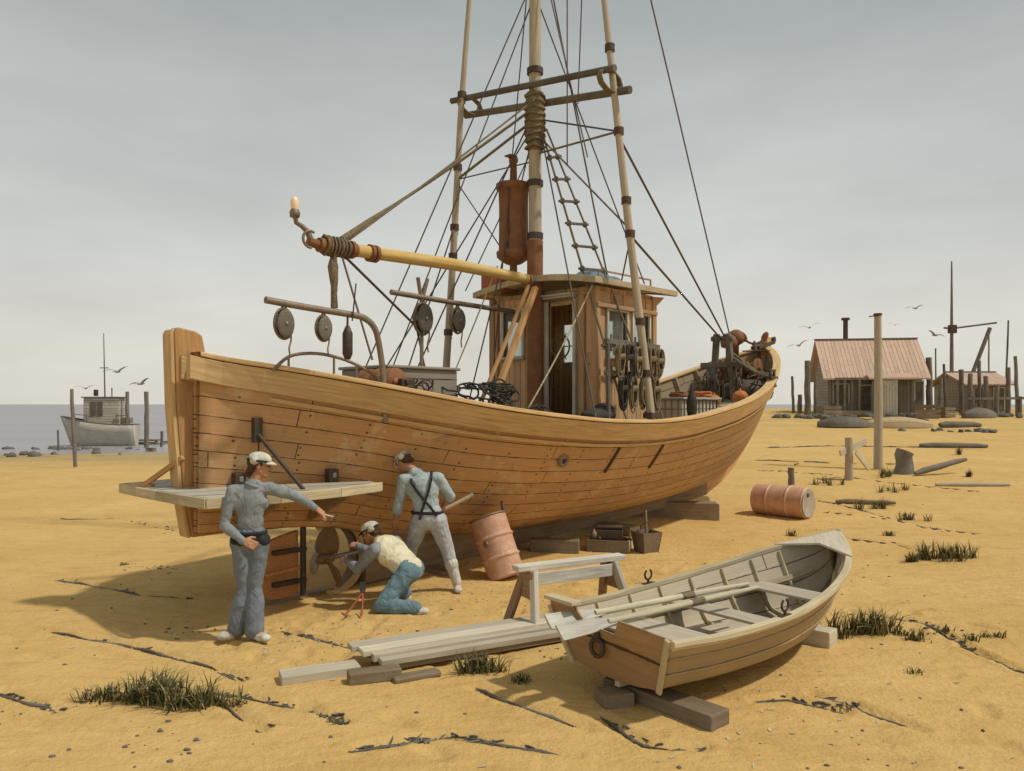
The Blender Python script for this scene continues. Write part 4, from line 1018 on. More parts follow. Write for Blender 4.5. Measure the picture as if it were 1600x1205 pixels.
# hanging blocks: things of their own
def block(s, l, ztop, size, label):
    r = empty('pulley_block', W(s, l, ztop), BRZ, label, 'pulley block', 'blocks hanging from the stern davits')
    m = MB(); k = size
    for sg in (1, -1): m.ell(V((0, sg*.15*k, -.62*k)), (.36*k, .075*k, .52*k), None, 16, 10)
    m.build('block_shell', 'darkwood', r)
    m = MB(); m.tube([V((.395*k*math.cos(a), 0, -.62*k+.56*k*math.sin(a))) for a in [i*math.pi/12 for i in range(24)]], .05*k, 6, closed=True); m.build('strop', 'rope', r)
    m = MB(); m.lathe([(0, -.26*k), (.06*k, -.26*k), (.06*k, -.08*k), (.30*k, -.08*k), (.24*k, 0), (.30*k, .08*k), (.06*k, .08*k), (.06*k, .26*k), (0, .26*k)], 16, V((0, 0, -.62*k)), (0, 1, 0)); m.build('sheave', 'steel', r)
    m = MB(); m.tube([V((.10*k*math.cos(a), 0, -.12*k+.16*k*math.sin(a))) for a in [i*math.pi/6 for i in range(12)]], .035*k, 6, closed=True)
    m.tube([V((.10*k*math.cos(a), 0, -.42*k+.16*k*math.sin(a))) for a in [i*math.pi/6 for i in range(12)]], .04*k, 6, closed=True)
    m.tube([V((0, .06*k*math.sin(i), -.02-.1*k*i)) for i in range(6)], .07*k, 6); m.build('hook', 'iron', r)
    m = MB(); m.tube(cat([V((0.30*k, .0, -1.0*k)), V((.36*k, .03, -1.25*k)), V((.22*k, 0, -1.5*k)), V((.26*k, 0, -1.8*k))], 4), .02*k+.003, 6); m.build('tail_rope', 'rope', r)
    return r
block(.36, 1.0, 3.17, .27, 'wood-cheeked pulley block hanging nearest the tip of the bent stern davit')
block(.82, 1.0, 3.14, .24, 'small pulley block hanging second along the bent stern davit')
block(3.42, -.44, 3.66, .40, 'largest pulley block, hanging below the forked davit crutch')
block(4.15, -.5, 3.66, .34, 'pulley block hanging between the forked crutch and the wheelhouse')
m = MB(); m.lathe([(0, 0), (.02, 0), (.055, -.08), (.055, -.30), (.03, -.36), (0, -.36)], 12, V((0, 0, -.10))); m.tube([V((0, 0, 0)), V((0, 0, -.11))], .012, 6); m.tube([V((.05, 0, -.05)), V((.09, 0, .35))], .008, 5)
o = m.build('lead_weight', 'iron', None); o.location = W(1.12, 1.0, 3.14); tag(o, 'long dark lead weight hanging beside the davit bend', 'weight')

# nets and floats slung over the windlass, more line and a coil at the bow bitts
random.seed(51)
m = MB()
for k in range(26):
    c0 = Lp(11.5+random.uniform(-.1, .15), random.uniform(-.45, .45), 3.0+random.uniform(-.4, .1)); r = random.uniform(.08, .2)
    m.tube([c0+V((.07*math.cos(a)+.02*random.random(), r*.6*math.cos(a), -r*1.1+r*1.3*math.sin(a))) for a in [i*math.pi/6 for i in range(12)]], .015, 5, closed=True)
o = m.build('rope_hank', 'rope', None); o.location = B0; o.rotation_euler = (0, 0, BRZ); tag(o, 'hank of loose rope hanging on the crossbar of the bow bitts', 'rope coil')
for k, (s, l, z, r, lab) in enumerate(((10.3, 1.0, 2.28, .15, 'round net float on the deck just aft of the bow bitts'), (10.0, .6, 2.22, .13, 'smaller round net float lying inboard of the other float'))):
    m = MB(); m.ell(V((0, 0, 0)), (r, r, r*.9), None, 16, 10); m.tube([V((0, 0, r*.8)), V((0, .02, r*1.15))], .02, 6); o = m.build('net_float', 'orange', None); o.location = W(s, l, z+r*.4); tag(o, lab, 'float')
m = MB()
for k in range(16):
    c0 = Lp(2.2+random.uniform(-.2, .2), .75+random.uniform(-.3, .25), 2.35+random.uniform(-.1, .18)); r = random.uniform(.06, .13); a1 = random.uniform(0, 6.28)
    m.tube([c0+V((r*math.cos(a), r*math.sin(a)*math.cos(a1), r*math.sin(a)*math.sin(a1))) for a in [i*math.pi/6 for i in range(12)]], .011, 5, closed=True)
o = m.build('line_tangle', 'wire', None); o.location = B0; o.rotation_euler = (0, 0, BRZ); tag(o, 'tangle of fishing line beside the rusty drums on the after deck', 'fishing line')
# ------------------------------------------------------------------ props on the sand
# stack of blocks under keel
for s, wd, ln, hz, dx_, lab in ((3.1, .3, 1.0, .0, 0, 'old timber keel block under the after part of the fishing boat'), (7.0, .3, 1.3, .1, .1, 'timber keel block under the middle of the fishing boat')):
    c = W(s, dx_, 0); z0 = gz(c.x, c.y)-.03; m = MB(); top = zk(s)+.02
    m.obox(V((c.x, c.y, (z0+top)/2)), (NX, DX, V((0, 0, 1))), (ln/2, wd/2, (top-z0)/2))
    o = m.build('keel_block', 'beam', None, .012); tag(o, lab, 'timber block')
bwq = empty('bow_cradle_beam', W(9.9, 1.0, 0), 0, 'long heavy beam lying under the bow with its pale sawn end showing', 'beam')
c = W(9.75, .55, 0); e_ = gp(1120, 812); z0 = gz(e_.x, e_.y)
bwq.location = e_
m = MB(); dirb = V((.985, -.17, 0)).normalized(); m.bar(V((-3.0, .5, .16)), V((0, 0, .16)), .34, .34); m.build('beam_timber', 'beam', bwq, .015)
m = MB(); m.obox(V((.004, 0, .16)), (V((0, 1, 0)), V((0, 0, 1)), V((1, 0, 0))), (.155, .155, .012)); m.build('sawn_end', 'plank', bwq, .006)
def loose(name, px, py, L_, wd, ht, ang, mat, label, cat, bevel=.015, group=None, lift=0, tilt=0):
    p = gp(px, py); o_ = MB(); o_.obox(V((0, 0, ht/2-.01)), (V((1, 0, 0)), V((0, 1, 0)), V((0, 0, 1))), (L_/2, wd/2, ht/2))
    o = o_.build(name, mat, None, bevel); o.location = (p.x, p.y, gz(p.x, p.y)+lift); o.rotation_euler = (0, tilt, ang); return tag(o, label, cat, group)
loose('timber_block', 867, 862, .72, .26, .20, -.12, 'beam', 'short dark timber block on the sand right of the leaning barrel', 'timber block')
# leaning barrel
def barrel_prof(r, h, ribs, bulge=.0):
    p = [(0, 0), (r*.93, 0), (r*.95, .012), (r, .015), (r, .03)]
    n = 70
    for i in range(1, n):
        z = .03+(h-.06)*i/n; q = 0
        for rb in ribs:
            if abs(z-rb*h) < .028: q = .024*(1-abs(z-rb*h)/.028)
        p.append((r*(1-.012)+bulge*math.sin(math.pi*i/n)+q, z))
    p += [(r, h-.03), (r, h-.015), (r*.95, h-.012), (r*.93, h)]
    return p
bl = W(3.4, 1.30, 0); bz = gz(bl.x, bl.y)
q = gp(795, 890)
br_ = empty('oil_barrel', (q.x-.02, 9.72, gz(q.x, 9.72)+.0), 0, 'rust-orange barrel leaning against the hull, open end up', 'barrel')
br_.rotation_euler = (math.radians(-14), math.radians(-19), .0)
m = MB(); pf = barrel_prof(.24, .80, (.33, .66)); m.lathe(pf+[(.215, .80), (.212, .56), (0, .55)], 28, (0, 0, 0)); m.build('barrel_body', 'drum', br_)
m = MB(); m.tube([V((.24*math.cos(a), .24*math.sin(a), .80)) for a in [i*math.pi/14 for i in range(28)]], .014, 6, closed=True); m.build('rim', 'galv', br_)
m = MB(); m.lathe([(0, .0), (.035, .0), (.04, .012), (.02, .022), (0, .022)], 12, V((-.10, -.219, .46)), (-.42, -.9, 0)); m.build('bung', 'galv', br_)
m = MB(); m.tube([V((.22, -.05, .80)), V((.24, -.06, .90)), V((.235, -.02, .93))], .02, 8); m.build('spout', 'iron', br_)
# lying drum
p = gp(1222, 806); dr = empty('oil_drum', (p.x, p.y, gz(p.x, p.y)+.295), math.radians(-46), 'rusty ribbed oil drum lying on its side on the sand, pale end facing right', 'oil drum')
m = MB(); pf = barrel_prof(.30, 1.06, (.30, .68), .01); m.lathe(pf, 30, V((-.53, 0, 0)), (1, .0, 0)); m.build('drum_body', 'drum', dr)
m = MB(); m.lathe([(0, 0), (.27, 0), (.275, .012), (.262, .008), (0, .008)], 28, V((.53, 0, 0)), (1, 0, 0)); m.build('drum_end', 'drumend', dr)
m = MB(); m.lathe([(0, 0), (.038, 0), (.038, .02), (0, .02)], 12, V((.535, -.05, .16)), (1, 0, 0)); m.build('bung', 'iron', dr)
# toolbox with tools
p = gp(952, 860); tb = empty('toolbox', (p.x, p.y, gz(p.x, p.y)), math.radians(-14), 'open wooden tool tray heaped with dark tools, between the hull and the sawhorse', 'toolbox')
m = MB(); L_, w_, h_ = .60, .34, .17
m.box((0, -w_/2, h_/2), (L_, .022, h_)); m.box((0, w_/2, h_/2), (L_, .022, h_)); m.box((0, 0, .012), (L_-.02, w_-.03, .024))
for sx in (-1, 1): m.box((sx*L_/2, 0, h_/2+.002), (.024, w_+.03, h_+.004))
m.build('tray', 'beam', tb, .004)
m = MB(); m.box((.31, 0, h_/2), (.012, w_-.02, h_-.02)); m.build('tray_end_panel', 'white', tb, .003)
m = MB(); m.box((0, .0, .24), (.40, .15, .13), .08); m.lathe([(0, -.2), (.035, -.2), (.035, .2), (0, .2)], 10, V((.0, .0, .34)), (1, .1, 0)); m.build('plane_body', 'iron', tb, .01)
for k, (a, x_, z_) in enumerate(((.5, -.2, .20), (-.3, .1, .19), (1.1, -.05, .21), (-.8, .2, .2), (.1, -.1, .22))):
    m = MB(); d = V((math.cos(a), math.sin(a)*.5, .10*(k % 3-1))); m.tube([V((x_, 0, z_))-d*.2, V((x_, 0, z_))+d*.2], .016, 7)
    if k % 2 == 0: m.bar(V((x_, 0, z_))+d*.19+V((0, -.06, 0)), V((x_, 0, z_))+d*.19+V((0, .06, 0)), .04, .04)
    m.build('hand_tool', 'iron' if k % 2 else 'beam', tb)
m = MB(); m.lathe([(0, 0), (.05, 0), (.052, .09), (.03, .11), (.018, .12), (.018, .14), (0, .14)], 14, V((-.22, -.07, .17))); m.build('oil_can', 'galv', tb)
# bucket with a long-handled brush
p = gp(1010, 862); bk = empty('tar_bucket', (p.x, p.y, gz(p.x, p.y)), .4, 'square dark tar bucket with a handle standing up in it, right of the tool tray', 'bucket')
m = MB()
for i in range(4):
    a = i*math.pi/2; d = V((math.cos(a), math.sin(a), 0)); t_ = V((-d.y, d.x, 0)); b0, b1 = .13, .17; 
    m.prism([d*b0-t_*b0, d*b0+t_*b0, d*b1+t_*b1+V((0, 0, .30)), d*b1-t_*b1+V((0, 0, .30))], d*-.012)
m.box((0, 0, .01), (.26, .26, .02)); m.build('bucket_body', 'galv', bk)
m = MB(); m.box((0, 0, .2), (.28, .28, .01)); m.build('tar', 'net', bk)
m = MB(); m.tube([V((0, -.17, .3)), V((0, -.16, .36)), V((0, 0, .44)), V((0, .16, .36)), V((0, .17, .3))], .006, 5); m.build('bail', 'iron', bk)
m = MB(); m.tube([V((.02, .02, .12)), V((.05, .1, .60))], .02, 8); m.box((.02, .02, .14), (.14, .08, .10)); m.build('brush', 'beam', bk)
# sawhorse
P1 = V((.10, 7.34, 0)); P2 = V((1.06, 7.86, 0)); sd_ = (P2-P1).normalized(); sn = V((-sd_.y, sd_.x, 0)); Ls = (P2-P1).length
sh = empty('sawhorse', ((P1+P2)/2).to_tuple(), math.atan2(sd_.y, sd_.x), 'pale sawhorse with splayed legs standing behind the dinghy', 'sawhorse')
zs = gz(*((P1+P2)/2).xy); sh.location.z = zs; hh = .62
m = MB(); m.box((0, 0, hh), (Ls+.16, .13, .055)); m.build('top_beam', 'horse', sh, .006)
for sx in (-1, 1):
    for sy in (-1, 1):
        m = MB(); m.bar(V((sx*(Ls/2+.03), sy*.30, -.03)), V((sx*(Ls/2-.08), sy*.075, hh-.03)), .10, .045, up=(1, 0, 0)); m.build('leg', 'horse' if sy < 0 else 'horsedark', sh, .005)
    m = MB(); x0 = sx*(Ls/2-.045); m.prism([V((x0, -.10, hh-.04)), V((x0, .10, hh-.04)), V((x0, .19, hh-.30)), V((x0, -.19, hh-.30))], V((.02, 0, 0))); m.build('end_gusset', 'horsedark', sh, .003)
m = MB(); m.bar(V((-Ls/2+.10, -.10, hh-.10)), V((Ls/2-.12, -.10, hh-.10)), .022, .12, up=(0, 0, 1)); m.build('side_rail', 'white', sh, .004)
# plank pile
pA = V((-1.33, 6.42, 0)); pB = V((.62, 7.42, 0)); pd = (pB-pA).normalized(); pn = V((-pd.y, pd.x, 0)); pl = (pB-pA).length
def plank(off, a0, a1, z, wd, ht, skew, label, mat='plank'):
    a = pA+pn*off+pd*a0; b = pA+pn*(off+skew)+pd*a1; za, zb = gz(a.x, a.y), gz(b.x, b.y)
    o = MB(); L_ = (b-a).length; o.box((L_/2, 0, 0), (L_, wd, ht)); o = o.build('plank', mat, None, .004)
    o.location = (a.x, a.y, za+z); d = (b-a); o.rotation_euler = (0, -math.atan2(zb-za, L_), math.atan2(d.y, d.x)); tag(o, label, 'plank', 'planks stacked beside the dinghy')
plank(.10, .0, 2.30, .135, .155, .045, .0, 'broad pale plank on top of the pile, farthest from the viewer')
plank(-.06, .05, 2.18, .135, .15, .045, .01, 'pale plank on top of the pile, second from the far side')
plank(-.165, .12, 2.25, .115, .07, .06, .0, 'narrow batten lying along the middle of the plank pile')
plank(-.245, .16, 2.28, .095, .09, .05, .0, 'narrow pale plank along the near edge of the pile')
plank(.05, .12, 2.2, .085, .19, .04, .01, 'darker plank underneath the two broad top planks', 'beam')
plank(-.20, .30, 2.30, .045, .13, .045, -.01, 'lowest plank on the near side of the pile', 'beam')
loose('short_plank', 500, 1056, .62, .20, .075, .42, 'plank', 'short pale board sticking out beyond the left end of the plank pile', 'plank', .005)
loose('timber_block', 585, 1064, .42, .13, .10, .35, 'beam', 'dark bearer timber beneath the near end of the plank pile', 'timber block')
loose('timber_block', 650, 1060, .40, .12, .05, .5, 'beam', 'thin dark bearer on the sand just right of the pile end', 'timber block')

# ------------------------------------------------------------------ dinghy
rb0 = V((.76, 5.66, 0)); rdx = V((.777, .629, 0)); RZ = math.atan2(rdx.y, rdx.x); rz0 = gz(rb0.x, rb0.y)
rb = empty('dinghy', (rb0.x, rb0.y, rz0+.0), RZ, 'small open wooden dinghy with an orange-brown transom resting on timber blocks', 'rowing boat')
RL = 3.20
rZT = [(0, .60), (.6, .57), (1.3, .585), (2.0, .65), (2.7, .78), (3.2, .93)]
rBT = [(0, .60), (.5, .655), (1.2, .68), (1.8, .63), (2.4, .50), (2.8, .33), (3.05, .16), (3.2, .02)]
rBB = [(0, .42), (.5, .46), (1.2, .47), (1.8, .41), (2.4, .25), (2.8, .10), (3.05, .03), (3.2, .01)]
rZB = [(0, .17), (1.2, .13), (2.0, .14), (2.6, .19), (2.9, .27), (3.1, .42), (3.2, .60)]
def rp_(s, v, sg, off=0):
    """v: 0 keel centre .. .35 chine .. 1 gunwale"""
    bt, bb, zt_, zb = cr(rBT, s)+off, cr(rBB, s)+off, cr(rZT, s), cr(rZB, s)
    sx = lambda z: s-.10*(z-.17)/.43*max(0, 1-s/.6)
    if v < .35: k = v/.35; z = zb-off+.05*k*k; return V((sx(z), sg*bb*k, z))
    k = (v-.35)/.65; k3 = k*k*(3-2*k)*.3+k*.7
    z = zb+.05-off*(1-k)+(zt_-zb-.05)*k; return V((sx(z), sg*(bb+(bt-bb)*(k**.8)), z))
rs = [i*RL/48 for i in range(49)]
vv_ = [0, .1, .2, .3, .35, .42, .5, .565, .63, .7, .78, .85, .93, 1]
m = MB()
for sg in (1, -1):
    rows = [[rp_(s, v, sg) for v in vv_] for s in rs]
    m.grid(rows, lambda a, b: (rs[a], (vv_[b]-.35)/.65*3.0+(5 if sg > 0 else 15)), True, 0, flip=(sg < 0))
o = m.build('dinghy_planking', 'skiff', rb); md = o.modifiers.new('shell', 'SOLIDIFY'); md.thickness = .012; md.offset = -1
m = MB()
for sg in (1, -1):
    rows = [[rp_(s, v, sg, -.016) for v in vv_] for s in rs[:-1]]
    m.grid(rows, lambda a, b: (rs[a], (vv_[b]-.35)/.65*3.0+(5 if sg > 0 else 15)), True, 0, flip=(sg > 0))
m.build('inner_lining', 'skiffin', rb)
# laps: thin raised strake edges
for v in (.56, .78):
    for sg in (1, -1):
        m = MB(); m.tube([rp_(s, v, sg, .004) for s in rs], .008, 5); m.build('strake_lap', 'skiff', rb)
for sg in (1, -1):
    m = MB()
    R = []
    for s in rs:
        p = rp_(s, 1, sg); bt = cr(rBT, s)
        x_ = p.x; R.append([V((x_, sg*(bt+.028), p.z-.028)), V((x_, sg*(bt+.028), p.z+.012)), V((x_, sg*max(bt-.035, .0), p.z+.012)), V((x_, sg*max(bt-.035, .0), p.z-.028)), V((x_, sg*(bt+.028), p.z-.028))])
    wq = [0, .04, .10, .14, .2]; m.grid(R, lambda a, b: (rs[a], wq[b]), False, 0, flip=(sg > 0)); m.add(R[0][:4], [(0, 1, 2, 3)], [[(0, 0), (.04, 0), (.04, .06), (0, .06)]])
    m.build('gunwale', 'gunw', rb, .006)
    m = MB(); m.tube([rp_(s, .93, sg, .008)+V((0, 0, -.0)) for s in rs], .013, 6); m.build('rubbing_strake', 'gunw', rb)
    m = MB(); R = [[rp_(s, .60, sg, -.03), rp_(s, .66, sg, -.03), rp_(s, .66, sg, -.05), rp_(s, .60, sg, -.05), rp_(s, .60, sg, -.03)] for s in rs[3:-4]]
    m.grid(R, lambda a, b: (rs[a], b*.03), False); m.build('riser', 'gunw', rb)
# transom with sculling notch
def tp(y, z, x=0): return V((x-.10*(z-.17)/.43, y, z))
tpoly = [(-.595, .62), (-.59, .60), (-.43, .21), (0, .165), (.43, .21), (.59, .60), (.595, .68), (.34, .68), (.24, .55), (-.06, .53), (-.13, .65)]
m = MB(); m.prism([tp(y, z) for y, z in tpoly], V((.032, 0, 0))); tr = m.build('transom', 'transom', rb, .005)
m = MB(); m.bar(tp(-.590, .625, -.014), tp(-.43, .20, -.014), .04, .026, up=(1, 0, 0)); m.bar(tp(.590, .625, -.014), tp(.43, .20, -.014), .04, .026, up=(1, 0, 0)); m.build('transom_edging', 'gunw', tr, .004)
m = MB(); m.bar(tp(.28, .695, .0), tp(.60, .695, .0), .10, .03, up=(0, 0, 1)); m.build('transom_cap', 'gunw', tr, .005)
m = MB(); rc = tp(.10, .40, -.035); m.tube([rc+V((0, .062*math.cos(a), .062*math.sin(a))) for a in [i*math.pi/12 for i in range(24)]], .017, 8, closed=True); m.box(rc+V((.005, 0, .085)), (.03, .05, .07)); m.build('mooring_ring', 'iron', tr)
m = MB(); m.bar(V((.02, 0, .145)), V((1.6, 0, .105)), .05, .06); m.bar(V((1.6, 0, .105)), V((2.75, 0, .165)), .05, .06); m.build('keel', 'gunw', rb, .006)
m = MB(); sp = [V((2.75, 0, .17)), V((2.98, 0, .27)), V((3.13, 0, .42)), V((3.225, 0, .62)), V((3.25, 0, .95))]
for a, b in zip(sp, sp[1:]): m.bar(a, b, .055, .06, up=(1, 0, 0))
m.build('stem', 'gunw', rb, .006)
# breasthook, thwarts, ribs, floor
m = MB(); m.prism([V((2.72, .40, .785)), V((3.20, .0, .925)), V((2.72, -.40, .785)), V((2.86, 0, .835))], V((0, 0, .022))); m.build('breasthook', 'thwart', rb, .004)
for s, wd, z in ((.30, .46, .40), (1.25, .22, .42), (2.15, .30, .46)):
    m = MB(); b0 = rp_(s, .66, 1, -.03).y; b1 = rp_(s+wd, .66, 1, -.03).y
    m.prism([V((s, -b0, z)), V((s+wd, -b1, z)), V((s+wd, b1, z)), V((s, b0, z))], V((0, 0, .025))); m.build('thwart', 'thwart', rb, .005)
for s in (.45, .85, 1.25, 1.65, 2.05, 2.4, 2.7):
    for sg in (1, -1):
        m = MB(); pts = [rp_(s, v, sg, -.028) for v in (.12, .3, .36, .5, .65, .8, .95)]
        for a, b in zip(pts, pts[1:]): m.bar(a, b, .032, .022, up=(1, 0, 0))
        m.build('rib', 'gunw', rb, .003)
for k, y in enumerate((-.28, -.14, 0, .14, .28)):
    m = MB(); m.bar(V((.12, y, .225)), V((2.25-.3*abs(k-2), y*.85, .225)), .11, .014, up=(0, 0, 1)); m.build('floor_board', 'skiffin', rb, .003)
for sg in (1, -1):
    m = MB(); p = rp_(1.15, 1, sg); p = p+V((0, 0, -.035)); m.box(p+V((0, 0, .03)), (.14, .04, .045)); m.tube([p, p+V((0, 0, .09))], .012, 6)
    m.tube([p+V((.045*math.cos(a), 0, .125+.045*math.sin(a))) for a in [math.radians(x) for x in range(-240, 61, 30)]], .010, 6); m.build('rowlock', 'iron', rb)
def oar(p0, p1, label, roll=-.75):
    """p0 blade tip, p1 handle, in dinghy coordinates"""
    L_ = (p1-p0).length; wp = rb.matrix_basis
    x, y, d = frame_from(p1-p0)
    r = empty('oar', (0, 0, 0), 0, label, 'oar', 'oars lying in the dinghy')
    m = MB(); m.tube([p0+d*.46, p0+d*.9, p0+d*(L_-.35), p0+d*(L_-.15), p0+d*L_], [.024, .026, .024, .018, .016], 10); m.build('shaft', 'oar', r)
    m = MB(); ws = [(0, .060), (.02, .066), (.28, .060), (.45, .038), (.58, .022)]; up = y*math.cos(roll)+x*math.sin(roll); sx = up.cross(d)
    R = [[p0+d*a+sx*b+up*.006, p0+d*a-sx*b+up*.006, p0+d*a-sx*b-up*.009, p0+d*a+sx*b-up*.009, p0+d*a+sx*b+up*.006] for a, b in ws]
    m.grid(R, lambda a, b: (ws[a][0], b*.07), False); m.add(R[0][:4], [(0, 1, 2, 3)], [[(0, 0), (.1, 0), (.1, .02), (0, .02)]])
    m.build('blade', 'white', r, .003)
    m = MB(); m.tube([p0+d*(L_*.62), p0+d*(L_*.62+.14)], .030, 10); m.build('collar', 'rope', r)
    r.location = rb.location; r.rotation_euler = rb.rotation_euler
    return r
oar(V((-.42, .15, .56)), V((1.75, -.05, .60)), 'oar whose blade juts out over the middle of the dinghy transom, nearest the viewer')
oar(V((-.36, .34, .585)), V((1.95, .18, .56)), 'second oar in the dinghy, its blade over the left part of the transom')
rb.update_tag()
# its blocks
def wblock(name, x, y, L_, wd, z0, z1, ang, label, mat='beam'):
    m = MB(); m.box((0, 0, (z1-z0)/2), (L_, wd, z1-z0)); o = m.build(name, mat, None, .012); o.location = (x, y, z0); o.rotation_euler = (0, 0, ang); return tag(o, label, 'timber block')
q = rb0+rdx*.22; wblock('support_timber', q.x+.17, q.y-.20, .98, .22, gz(q.x, q.y)-.04, rz0+.105, RZ-math.pi/2+.03, 'heavy timber under the stern of the dinghy, pale worn top at its right end', 'beam')
q = rb0+rdx*.12+V((-.1, .08, 0)); wblock('short_block', q.x, q.y-.16, .24, .20, gz(q.x, q.y)-.03, rz0+.10, .3, 'short upright block under the left side of the dinghy transom', 'beam')
q = rb0+rdx*2.45; wblock('support_timber', q.x+.02, q.y-.04, .62, .20, gz(q.x, q.y)-.03, rz0+.155, RZ-math.pi/2+.15, 'pale timber block under the bow of the dinghy', 'plank')

# bolt cutters with two handles by the kneeling man
p = gp(558, 965); bc = empty('bolt_cutters', (p.x, p.y+.02, gz(p.x, p.y)), .0, 'open red-handled bolt cutters leaning by the kneeling man', 'tool')
m = MB(); m.bar(V((.03, .12, .24)), V((.03, .14, .33)), .06, .02); m.ell(V((.03, .12, .23)), (.025, .02, .03)); m.build('jaws', 'iron', bc)
for a, b in ((-.13, -.03), (.045, -.03)):
    m = MB(); m.tube([V((a, b, .015)), V((a*.5+.02, .05, .12)), V((.03, .12, .23))], [.013, .010, .012], 7); m.build('handle', 'redmet', bc)
# ------------------------------------------------------------------ people
def blob(name, prims, mat, parent, vox=.009, smooth=4, disp=0., dscale=.12):
    m = MB()
    for p in prims:
        if p[0] == 'c':
            _, a, ra, b, rb_ = p; a, b = V(a), V(b); d = (b-a); L_ = d.length; dn = d.normalized() if L_ > 1e-6 else V((0, 0, 1))
            prof = [(0, -ra)]+[(ra*math.cos(math.radians(x)), ra*math.sin(math.radians(x))) for x in (-65, -40, -18)]+[(ra, 0), (rb_, L_)]+[(rb_*math.cos(math.radians(x)), L_+rb_*math.sin(math.radians(x))) for x in (18, 40, 65)]+[(0, L_+rb_)]
            m.lathe(prof, 14, a, dn)
        elif p[0] == 'e': m.ell(p[1], p[2], p[3] if len(p) > 3 else None, 16, 10)
    o = m.build(name, mat, parent)
    r = o.modifiers.new('r', 'REMESH'); r.mode = 'VOXEL'; r.voxel_size = vox; r.use_smooth_shade = True
    if smooth: s = o.modifiers.new('s', 'SMOOTH'); s.factor = .6; s.iterations = smooth
    if disp:
        tx = bpy.data.textures.get('folds') or bpy.data.textures.new('folds', 'CLOUDS'); tx.noise_scale = dscale; tx.noise_depth = 2
        d = o.modifiers.new('d', 'DISPLACE'); d.texture = tx; d.strength = disp; d.mid_level = .5; d.texture_coords = 'LOCAL'
        s = o.modifiers.new('s2', 'SMOOTH'); s.factor = .5; s.iterations = 2
    dg = bpy.context.evaluated_depsgraph_get(); me = bpy.data.meshes.new_from_object(o.evaluated_get(dg)); old = o.data
    o.modifiers.clear(); o.data = me; me.name = name
    if not me.materials: me.materials.append(M[mat])
    me.polygons.foreach_set('use_smooth', [True]*len(me.polygons)); bpy.data.meshes.remove(old)
    return o
def head_prims(c, f, u):
    """c: centre, f: facing, u: up"""
    f = V(f).normalized(); u = V(u).normalized(); r = f.cross(u).normalized(); u = r.cross(f).normalized(); ax = (r, f, u)
    P = lambda a, b, c_: c+r*a+f*b+u*c_
    pr = [('e', P(0, -.012, .025), (.077, .097, .088), ax), ('e', P(0, .03, -.035), (.058, .060, .070), ax), ('c', P(0, .055, -.085), .030, P(0, .045, -.06), .05),
          ('c', P(.045, -.005, -.045), .026, P(.015, .062, -.085), .022), ('c', P(-.045, -.005, -.045), .026, P(-.015, .062, -.085), .022),
          ('c', P(0, .088, .015), .009, P(0, .112, -.028), .014), ('c', P(-.012, .10, -.032), .008, P(.012, .10, -.032), .008),
          ('c', P(-.04, .078, .028), .010, P(.04, .078, .028), .010), ('c', P(-.02, .088, -.058), .008, P(.02, .088, -.058), .008), ('c', P(-.018, .087, -.068), .008, P(.018, .087, -.068), .008)]
    for sg in (1, -1): pr += [('e', P(sg*.078, -.01, -.008), (.010, .020, .032), ax), ('e', P(sg*.042, .068, -.02), (.02, .018, .02), ax)]
    return pr, P, ax
def hand_prims(wr, d, n, thumb, curl=.5, sc=1.0, spread=.05):
    """wr wrist, d finger direction, n palm normal, thumb side unit vector"""
    d = V(d).normalized(); n = V(n); n = (n-d*n.dot(d)).normalized(); t_ = V(thumb); t_ = (t_-d*t_.dot(d)-n*t_.dot(n)).normalized()
    pr = [('c', wr+d*.02*sc+t_*.018*sc, .018*sc, wr+d*.085*sc+t_*.026*sc, .015*sc), ('c', wr+d*.02*sc-t_*.014*sc, .017*sc, wr+d*.082*sc-t_*.026*sc, .014*sc), ('c', wr+d*.02*sc, .019*sc, wr+d*.085*sc, .015*sc)]
    for k, (off, ln) in enumerate(((.031, .072), (.011, .080), (-.010, .074), (-.030, .058))):
        p = wr+d*.088*sc+t_*off*sc; a = 0; dd = (d+t_*(off*2*spread/.05*.1)).normalized()
        for j, (fr, r0, r1) in enumerate(((.45, .0095, .009), (.30, .009, .0082), (.25, .0082, .007))):
            a += curl*(.55, .9, .7)[j]*(1+.08*k); v = dd*math.cos(a)+n*math.sin(a); q = p+v*ln*fr*sc
            pr.append(('c', p, r0*sc, q, r1*sc)); p = q
    p = wr+d*.03*sc+t_*.03*sc; v1 = (d*.6+t_*.75+n*.25).normalized(); q = p+v1*.035*sc; v2 = (d*.9+t_*.25+n*.45*curl*1.5).normalized()
    pr += [('c', p, .0135*sc, q, .0115*sc), ('c', q, .0112*sc, q+v2*.032*sc, .009*sc)]
    return pr
def limb(a, b, r0, rm, r1, k=.35):
    a, b = V(a), V(b); m_ = a.lerp(b, k); return [('c', a, r0, m_, rm), ('c', m_, rm, b, r1)]
